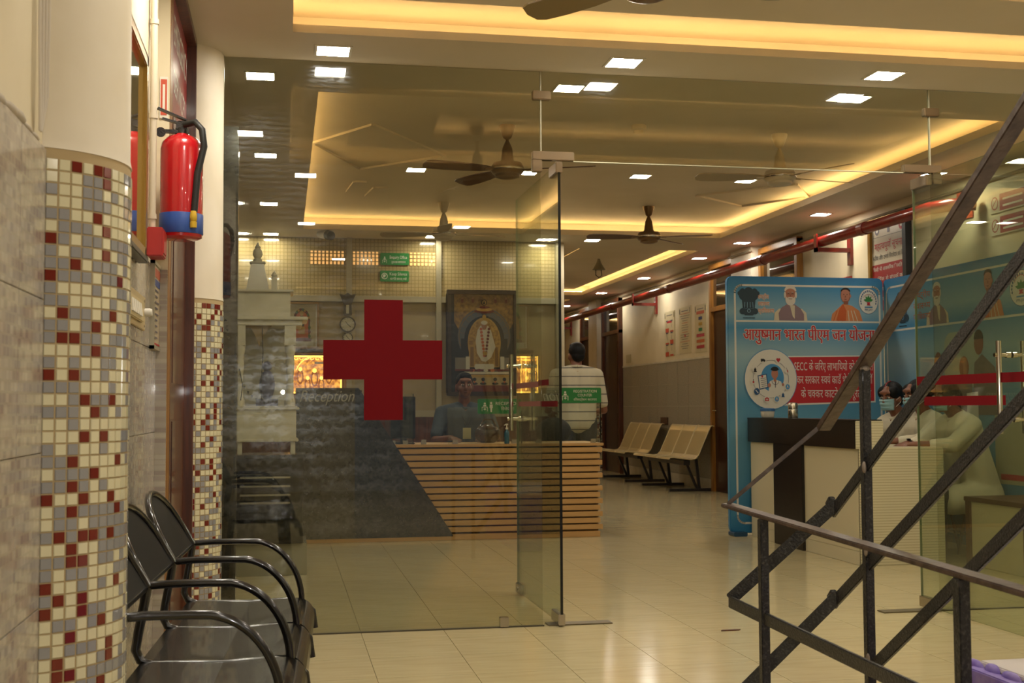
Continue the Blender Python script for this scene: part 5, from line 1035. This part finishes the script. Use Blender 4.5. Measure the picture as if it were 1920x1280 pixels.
b = MB(); b.box(3.74, y0-.008, .0, 4.345, y0+.012, .765); obj('end_panel', b, ribm, t, bevel=.002)
b = MB(); b.box(3.90, y0, .745, 4.345, y1, .772); obj('desk_top', b, laminate_w, t, bevel=.003)
b = MB(); b.box(3.92, y1-.02, 0, 4.33, y1, .745); obj('far_panel', b, laminate_w, t)
t = thing('lunch_tub', 'white tub with blue lid standing on the black desk ledge', 'tub', (3.8, 9.25, .958))
b = MB(); b.lathe([(.042, .958), (.05, .965), (.056, 1.01)], (3.80, 9.22, 0), 20); obj('tub_body', b, white, t, True)
b = MB(); b.lathe([(.06, 1.01), (.06, 1.028), (.05, 1.034)], (3.80, 9.22, 0), 20); obj('tub_lid', b, P('lid_blue', '#2c5f92'), t, True)
t = thing('steel_flask', 'steel vacuum flask beside the blue lidded tub', 'flask', (3.81, 8.96, .958))
b = MB(); b.lathe([(.036, .958), (.038, .962), (.038, 1.02), (.036, 1.024)], (3.81, 8.75, 0), 24); obj('flask_body', b, steel, t, True)
b = MB(); b.lathe([(.037, 1.025), (.037, 1.062), (.030, 1.075), (.012, 1.078)], (3.81, 8.75, 0), 24); obj('flask_cup', b, steel, t, True)
t = thing('low_bench', 'low cream bench with brown edging behind the right glass door', 'bench', (4.6, 7.2, 0))
b = MB(); b.box(4.44, 6.75, .42, 4.93, 7.46, .45); obj('bench_top', b, mat('bench_brown_edge', '#5a3a26', .4), t, bevel=.003)
b = MB(); b.box(4.46, 6.78, .0, 4.91, 7.43, .42); obj('bench_body', b, laminate_w, t, bevel=.003)
b = MB(); b.box(4.445, 7.40, 0, 4.47, 7.45, .42); b.box(4.445, 6.76, 0, 4.47, 6.81, .42); obj('edge_strip', b, MATS['bench_brown_edge'], t)

# ================================================================== PEOPLE
def hullcap(bm, p0, r0, p1, r1, n=10, m=6):
    vs = []
    for c, r in ((p0, r0), (p1, r1)):
        for i in range(m+1):
            t_ = PI*i/m
            for k in range(n if 0 < i < m else 1):
                a = 2*PI*k/n; vs.append(bm.verts.new((c[0]+r*math.sin(t_)*math.cos(a), c[1]+r*math.sin(t_)*math.sin(a), c[2]+r*math.cos(t_))))
    res = bmesh.ops.convex_hull(bm, input=vs)
    junk = list({v for v in res['geom_interior'] if isinstance(v, bmesh.types.BMVert)})
    if junk: bmesh.ops.delete(bm, geom=[v for v in junk if v.is_valid], context='VERTS')
def blob(name, caps, ells, voxel, m, it=4):
    bm = bmesh.new()
    for c in caps: hullcap(bm, *c)
    me = bpy.data.meshes.new(name); bm.to_mesh(me); bm.free()
    mb = MB(); mb.v = [tuple(v.co) for v in me.vertices]; mb.f = [tuple(p_.vertices) for p_ in me.polygons]; mb.m = [0]*len(mb.f)
    for e in ells: mb.ell(e[0], e[1], 16, 12, e[2] if len(e) > 2 else None)
    me2 = bpy.data.meshes.new(name); me2.from_pydata(mb.v, [], mb.f); bm = bmesh.new(); bm.from_mesh(me2); bmesh.ops.recalc_face_normals(bm, faces=bm.faces); bm.to_mesh(me2); bm.free()
    o = bpy.data.objects.new('tmp', me2); C.objects.link(o)
    r = o.modifiers.new('r', 'REMESH'); r.mode = 'VOXEL'; r.voxel_size = voxel; s_ = o.modifiers.new('s', 'SMOOTH'); s_.iterations = it; s_.factor = .5
    bpy.context.view_layer.update(); me3 = bpy.data.meshes.new_from_object(o.evaluated_get(bpy.context.evaluated_depsgraph_get()))
    bpy.data.objects.remove(o); me3.name = name; me3.materials.clear(); me3.materials.append(m)
    for p_ in me3.polygons: p_.use_smooth = True
    return me3
def hand(w_, d, n, ts, curl=.5):
    w_, d, n = Vector(w_), Vector(d).normalized(), Vector(n); n = (n-d*n.dot(d)).normalized(); s_ = d.cross(n); c = [(w_, .024, w_+d*.03, .022)]
    for k in (-1, 0, 1): c.append((w_+d*.02+s_*k*.016, .015, w_+d*.082+s_*k*.025, .012))
    for i, l in zip((-1.5, -.5, .5, 1.5), (.055, .07, .074, .062) if ts > 0 else (.062, .074, .07, .055)):
        b0 = w_+d*.084+s_*i*.021; j = b0+(d+n*curl*.4).normalized()*l*.55; e = j+(d*(1-curl*.6)+n*curl).normalized()*l*.45; c += [(b0, .0095, j, .0088), (j, .0088, e, .0075)]
    b0 = w_+d*.025+s_*ts*.026; j = b0+(d*.6+s_*ts*.7+n*.2).normalized()*.042; e = j+(d*.9+s_*ts*.2+n*.3).normalized()*.032; c += [(b0, .014, j, .0105), (j, .0105, e, .009)]
    return c
def person(name, label, loc, rz, J, top, legm, hair='short', sleeve='short', mask=False, skin=skin_m, scale=1, hc=(0, 0)):
    t = thing(name, label, 'person', loc, None, rz); V = Vector
    hx = V(J['head']); yaw, pit = hc; HM = Matrix.Rotation(yaw, 3, 'Z') @ Matrix.Rotation(pit, 3, 'X'); h = lambda x, y, z: hx+HM @ V((x, y, z))
    ch_, pl = V(J['chest']), V(J['pelvis']); sw = J.get('sw', .175)
    caps = [(h(0, .01, -.05), .05, ch_+V((0, .01, .12)), .055), (ch_+V((0, 0, .05)), .10, pl, .11)]
    for s_ in (-1, 1):
        sh = V(J['sh%d' % s_]) if 'sh%d' % s_ in J else ch_+V((s_*sw, 0, .07)); el, wr = V(J['el%d' % s_]), V(J['wr%d' % s_])
        caps += [(ch_+V((s_*.06, 0, .07)), .08, sh, .045), (sh, .045, el, .037), (el, .037, wr, .024)]+hand(wr, J.get('hd%d' % s_, wr-el), J.get('hn', (0, 0, -1)), -s_, J.get('curl', .5))
        hp = pl+V((s_*.09, 0, -.01)); kn, an = V(J['kn%d' % s_]), V(J['an%d' % s_]); caps += [(hp, .09, kn, .055), (kn, .055, an, .036), (an, .034, an+V((0, -.13, -.03)), .028)]
    ells = [(h(0, .012, .025), (.072, .090, .094), HM), (h(0, -.025, -.045), (.052, .055, .052), HM), (h(0, -.05, -.075), (.026, .026, .022), HM), (h(.035, -.045, -.02), (.03, .03, .03), HM), (h(-.035, -.045, -.02), (.03, .03, .03), HM), (h(0, -.068, .052), (.055, .02, .02), HM)]
    ells += [(h(s_*.074, .012, -.008), (.010, .018, .028), HM) for s_ in (-1, 1)]
    caps += [(h(0, -.076, .03), .009, h(0, -.098, -.016), .013)]; ells += [(h(s_*.011, -.088, -.02), (.010, .011, .009), HM) for s_ in (-1, 1)]
    link('body', blob('body', caps, ells, .0085, skin, 3), t, False)
    eyw = mat('eye_white', '#b9b2a4', .3); 
    for s_ in (-1, 1):
        b = MB(); b.ell(h(s_*.029, -.074, .014), (.014, .010, .008), 12, 8, HM); e = link('eye', b.mesh('eye', eyw, True), t, False)
        b = MB(); b.ell(h(s_*.029, -.0815, .014), (.006, .004, .006), 10, 6, HM); link('iris', b.mesh('iris', hair_m, True), e, False)
        b = MB(); b.tube([h(s_*.014, -.083, .034), h(s_*.03, -.084, .039), h(s_*.046, -.075, .034)], [.003, .004, .002], 8); link('eyebrow', b.mesh('eyebrow', hair_m, True), t, False)
    b = MB(); b.ell(h(0, -.078, -.047), (.022, .008, .006), 12, 8, HM); link('lips', b.mesh('lips', mat('lips', '#5a2f25', .4), True), t, False)
    if hair == 'short': hl = [(h(0, .026, .043), (.079, .091, .087), HM), (h(0, .055, -.005), (.068, .055, .06), HM), (h(0, -.035, .095), (.052, .035, .03), HM)]; hcps = []
    else: hl = [(h(0, .030, .040), (.084, .094, .092), HM), (h(0, .06, -.01), (.074, .06, .07), HM), (h(0, .115, .0), (.05, .045, .05), HM), (h(.05, -.02, .05), (.035, .055, .05), HM), (h(-.05, -.02, .05), (.035, .055, .05), HM)]; hcps = [(h(0, .11, 0), .035, h(0, .12, -.16), .028)] if hair == 'long' else []
    hr_ = link('hair', blob('hair', hcps, hl, .008, hair_m, 3), t, False)
    if hair == 'parting':
        b = MB(); b.tube([h(0, -.062, .098), h(0, -.03, .125), h(0, .02, .134)], .004, 6); link('red_parting', b.mesh('red_parting', P('sindoor', '#8e1f1c'), True), hr_, False)
    if mask:
        b = MB(); n, m_ = 14, 8; vs = []
        for i in range(m_+1):
            for k in range(n+1):
                u, v = (k/n-.5)*2, i/m_; a = u*1.15; zz = .004-.088*v; bulge = .018*(1-abs(u)**2)*math.sin(PI*min(1, v*1.1+.1)); rr = 1-.16*v
                vs.append(h(.070*rr*math.sin(a)*1.05, -.030-(.060+bulge+.006*math.sin(v*18))*math.cos(a)*(1-.05*v), zz))
        b.add(vs, [(i*(n+1)+k, i*(n+1)+k+1, (i+1)*(n+1)+k+1, (i+1)*(n+1)+k) for i in range(m_) for k in range(n)])
        mk = link('face_mask', b.mesh('face_mask', mat('pale_blue_mask', '#8fb6bb', .7), True), t, False); so = mk.modifiers.new('s', 'SOLIDIFY'); so.thickness = .003
        for s_ in (-1, 1): b = MB(); b.tube([h(s_*.066, -.03, -.01), h(s_*.078, .005, .01), h(s_*.08, .02, .0), h(s_*.078, .01, -.03), h(s_*.06, -.03, -.06)], .0016, 6); link('mask_loop', b.mesh('mask_loop', white, True), mk, False)
    # shirt or coat, following the body
    cc = [(ch_+V((-.07, 0, .03)), .128, pl+V((-.05, 0, .0)), .135), (ch_+V((.07, 0, .03)), .128, pl+V((.05, 0, .0)), .135)]
    cc.append((ch_+V((0, .01, .07)), .075, ch_+V((0, .015, .125)), .058))
    for s_ in (-1, 1):
        sh = V(J['sh%d' % s_]) if 'sh%d' % s_ in J else ch_+V((s_*sw, 0, .07)); el, wr = V(J['el%d' % s_]), V(J['wr%d' % s_])
        cc += [(ch_+V((s_*.05, 0, .09)), .078, sh, .062)]
        if sleeve == 'short': cc += [(sh, .062, sh+(el-sh)*.8, .056)]
        else: q = {'long': .93, 'three': .5}[sleeve]; cc += [(sh, .062, el, .056), (el, .056, el+(wr-el)*q, .043)]
    if J.get('coat'):
        for s_ in (-1, 1): kn = V(J['kn%d' % s_]); cc += [(pl+V((s_*.08, 0, -.01)), .125, pl+(kn-pl)*.75+V((s_*.03, 0, -.02)), .10)]
    gar = link('coat' if J.get('coat') else 'shirt', blob('shirt', cc, [], .012, top, 5), t, False)
    b = MB(); nb = ch_+V((0, -.005, .155)); b.tube([nb+V((0, 0, -.02))+V((.062*math.sin(a), -.066*math.cos(a)*1.0, -.035*(math.cos(a) if abs(a) < PI/2 else 0)*1.2+.012)) for a in [(-PI+.0)+2*PI*i/20 for i in range(21)]], .015, 8); link('collar', b.mesh('collar', top, True), gar, False)
    cc = []
    for s_ in (-1, 1): hp = pl+V((s_*.09, 0, -.01)); kn, an = V(J['kn%d' % s_]), V(J['an%d' % s_]); cc += [(hp, .105, kn, .07), (kn, .07, an+V((0, 0, .03)), .058)]
    link('trousers', blob('trousers', cc, [], .014, legm, 3), t, False)
    for s_ in (-1, 1): an = V(J['an%d' % s_]); b = MB(); b.ell(an+V((0, -.07, -.03)), (.045, .13, .04), 14, 8); link('shoe', b.mesh('shoe', rubber, True), t, False)
    return t, h, gar
seat = dict(chest=(0, -.02, .92), pelvis=(0, 0, .52), kn1=(.11, -.40, .50), kn_1=0)
def sj(**k):
    d = {'pelvis': (0, 0, .52), 'kn1': (.11, -.42, .50), 'kn-1': (-.11, -.42, .50), 'an1': (.11, -.42, .09), 'an-1': (-.11, -.42, .09)}; d.update(k); return d
# receptionist, behind the counter facing the camera
shirt_g = mat('slate_blue_shirt', '#39434c', .75, col2='#333c44', scale=5); trou = mat('dark_trousers', '#1d1e22', .8)
pt, h, gar = person('person', 'seated receptionist in slate blue shirt with name card behind the counter', (1.555, 10.62, -.02), 0, sj(chest=(0, -.06, .955), head=(0, -.09, 1.25), sw=.20, **{'el1': (.27, -.16, .79), 'el-1': (-.27, -.18, .79), 'wr1': (.13, -.36, .815), 'wr-1': (-.16, -.38, .815), 'hd1': (-.4, -1, -.1), 'hd-1': (.3, -1, -.1)}, curl=.7), shirt_g, trou, skin=mat('dark_brown_skin', '#6e4430', .5))
b = MB(); b.tube([(-.05, -.12, 1.07), (-.03, -.19, .98), (0, -.20, .90)], .004, 6); b.tube([(.05, -.12, 1.07), (.03, -.19, .98), (0, -.20, .90)], .004, 6); ly_ = link('lanyard', b.mesh('lanyard', black, True), pt, False)
b = MB(); b.box(-.035, -.215, .80, .035, -.209, .895); b.box(-.03, -.217, .81, .03, -.215, .885); link('name_card', b.mesh('name_card', P('card_yellow', '#b3a878')), ly_, False)
b = MB(); b.box(.06, -.192, .955, .13, -.186, .975); link('name_badge', b.mesh('name_badge', P('badge', '#2a2c2a')), pt, False)
# desk chair he sits on
def stool(nm, lab, x, y, z, r=.19, m_=None, cat='stool'):
    t = thing(nm, lab, cat, (x, y, 0)); b = MB(); b.lathe([(r*.9, z-.05), (r, z-.03), (r, z-.01), (r*.9, z)], (x, y, 0), 20); obj('seat', b, m_ or MATS['chair_cloth'], t, True)
    for k in range(4): a = PI/4+k*PI/2; b = MB(); b.tube([(x+r*.6*math.cos(a), y+r*.6*math.sin(a), z-.05), (x+r*.95*math.cos(a), y+r*.95*math.sin(a), 0)], .011, 8); obj('leg', b, blackm, t, True)
stool('desk_stool', 'round black stool under the receptionist', 1.555, 10.66, .40)
# man seen from behind in a striped shirt
def striped():
    m = bpy.data.materials.new('striped_shirt'); MATS['striped_shirt'] = m; m.use_nodes = True; nt = m.node_tree; b_ = nt.nodes['Principled BSDF']
    g = nt.nodes.new('ShaderNodeTexCoord'); s_ = nt.nodes.new('ShaderNodeSeparateXYZ'); nt.links.new(g.outputs['Object'], s_.inputs[0])
    a = nt.nodes.new('ShaderNodeMath'); a.operation = 'MULTIPLY'; a.inputs[1].default_value = 12; nt.links.new(s_.outputs[2], a.inputs[0])
    f = nt.nodes.new('ShaderNodeMath'); f.operation = 'FRACT'; nt.links.new(a.outputs[0], f.inputs[0]); l = nt.nodes.new('ShaderNodeMath'); l.operation = 'LESS_THAN'; l.inputs[1].default_value = .11; nt.links.new(f.outputs[0], l.inputs[0])
    mx = nt.nodes.new('ShaderNodeMixRGB'); mx.inputs[1].default_value = srgb('#b8ae94'); mx.inputs[2].default_value = srgb('#4e4944'); nt.links.new(l.outputs[0], mx.inputs[0]); nt.links.new(mx.outputs[0], b_.inputs['Base Color']); b_.inputs['Roughness'].default_value = .8; return m
J = {'pelvis': (0, 0, .92), 'chest': (0, -.03, 1.285), 'head': (0.0, -.05, 1.54), 'sw': .20, 'el1': (.27, -.08, 1.02), 'el-1': (-.27, -.08, 1.02), 'wr1': (.22, -.30, 1.0), 'wr-1': (-.22, -.30, 1.0), 'kn1': (.10, -.01, .50), 'kn-1': (-.10, -.01, .50), 'an1': (.10, .02, .09), 'an-1': (-.10, .02, .09), 'curl': .8}
person('person', 'man seen from behind in a cream shirt with thin dark stripes', (2.745, 11.3, 0), PI-.1, J, striped(), trou, hc=(.25, 0))
# three women in white coats and pale blue masks at the help desk
coat = mat('white_coat', '#d2cab2', .8, col2='#c8bfa4', scale=4)
face = -PI/2
def woman(lab, x, y, rz, hair, yaw, dz=0, lean=.0, pit=.12):
    return person('person', lab, (x, y, dz-.085), rz, sj(coat=True, chest=(0, -.11-lean, .93), head=(0, -.19-lean*1.5, 1.19), sw=.165, **{'el1': (.19, -.30-lean, .865), 'el-1': (-.19, -.30-lean, .865), 'wr1': (.06, -.50-lean, .868), 'wr-1': (-.05, -.50-lean, .868), 'hd1': (-.7, -.7, 0), 'hd-1': (.7, -.7, 0)}, curl=.35), coat, mat('dark_salwar', '#2b2422', .8), hair, 'three', True, hc=(yaw, pit))
woman('woman in white coat and mask with red hair parting, nearest the blue back panel', 4.80, 8.80, -PI/2+.25, 'parting', .25)
woman('middle of three women in white coats and masks, seen in profile', 4.79, 8.36, -PI/2+.1, 'bun', .02, dz=.01)
wt, h, gar = woman('woman in white coat leaning on the desk, seen through the right glass door', 4.80, 7.86, -PI/2+.1, 'long', .25, dz=.0, lean=.05)
b = MB(); b.tube([(-.06-.03*math.cos(a)-.0, -.515+.0*a, .868+.03*math.sin(a)) for a in [i*2*PI/16 for i in range(17)]], .006, 6); b.ell((-.06, -.52, .902), (.016, .016, .006), 14, 8); link('wrist_watch', b.mesh('wrist_watch', mat('watch_black', '#15161a', .15), True), wt, False)
for i, (x, y) in enumerate(((4.76, 8.80), (4.76, 8.36), (4.80, 7.86))): stool('round_stool', 'round stool under the '+('woman with the red parting', 'middle woman', 'leaning woman')[i], x, y, .335, .16, P('stool_brown', '#4a3322'))
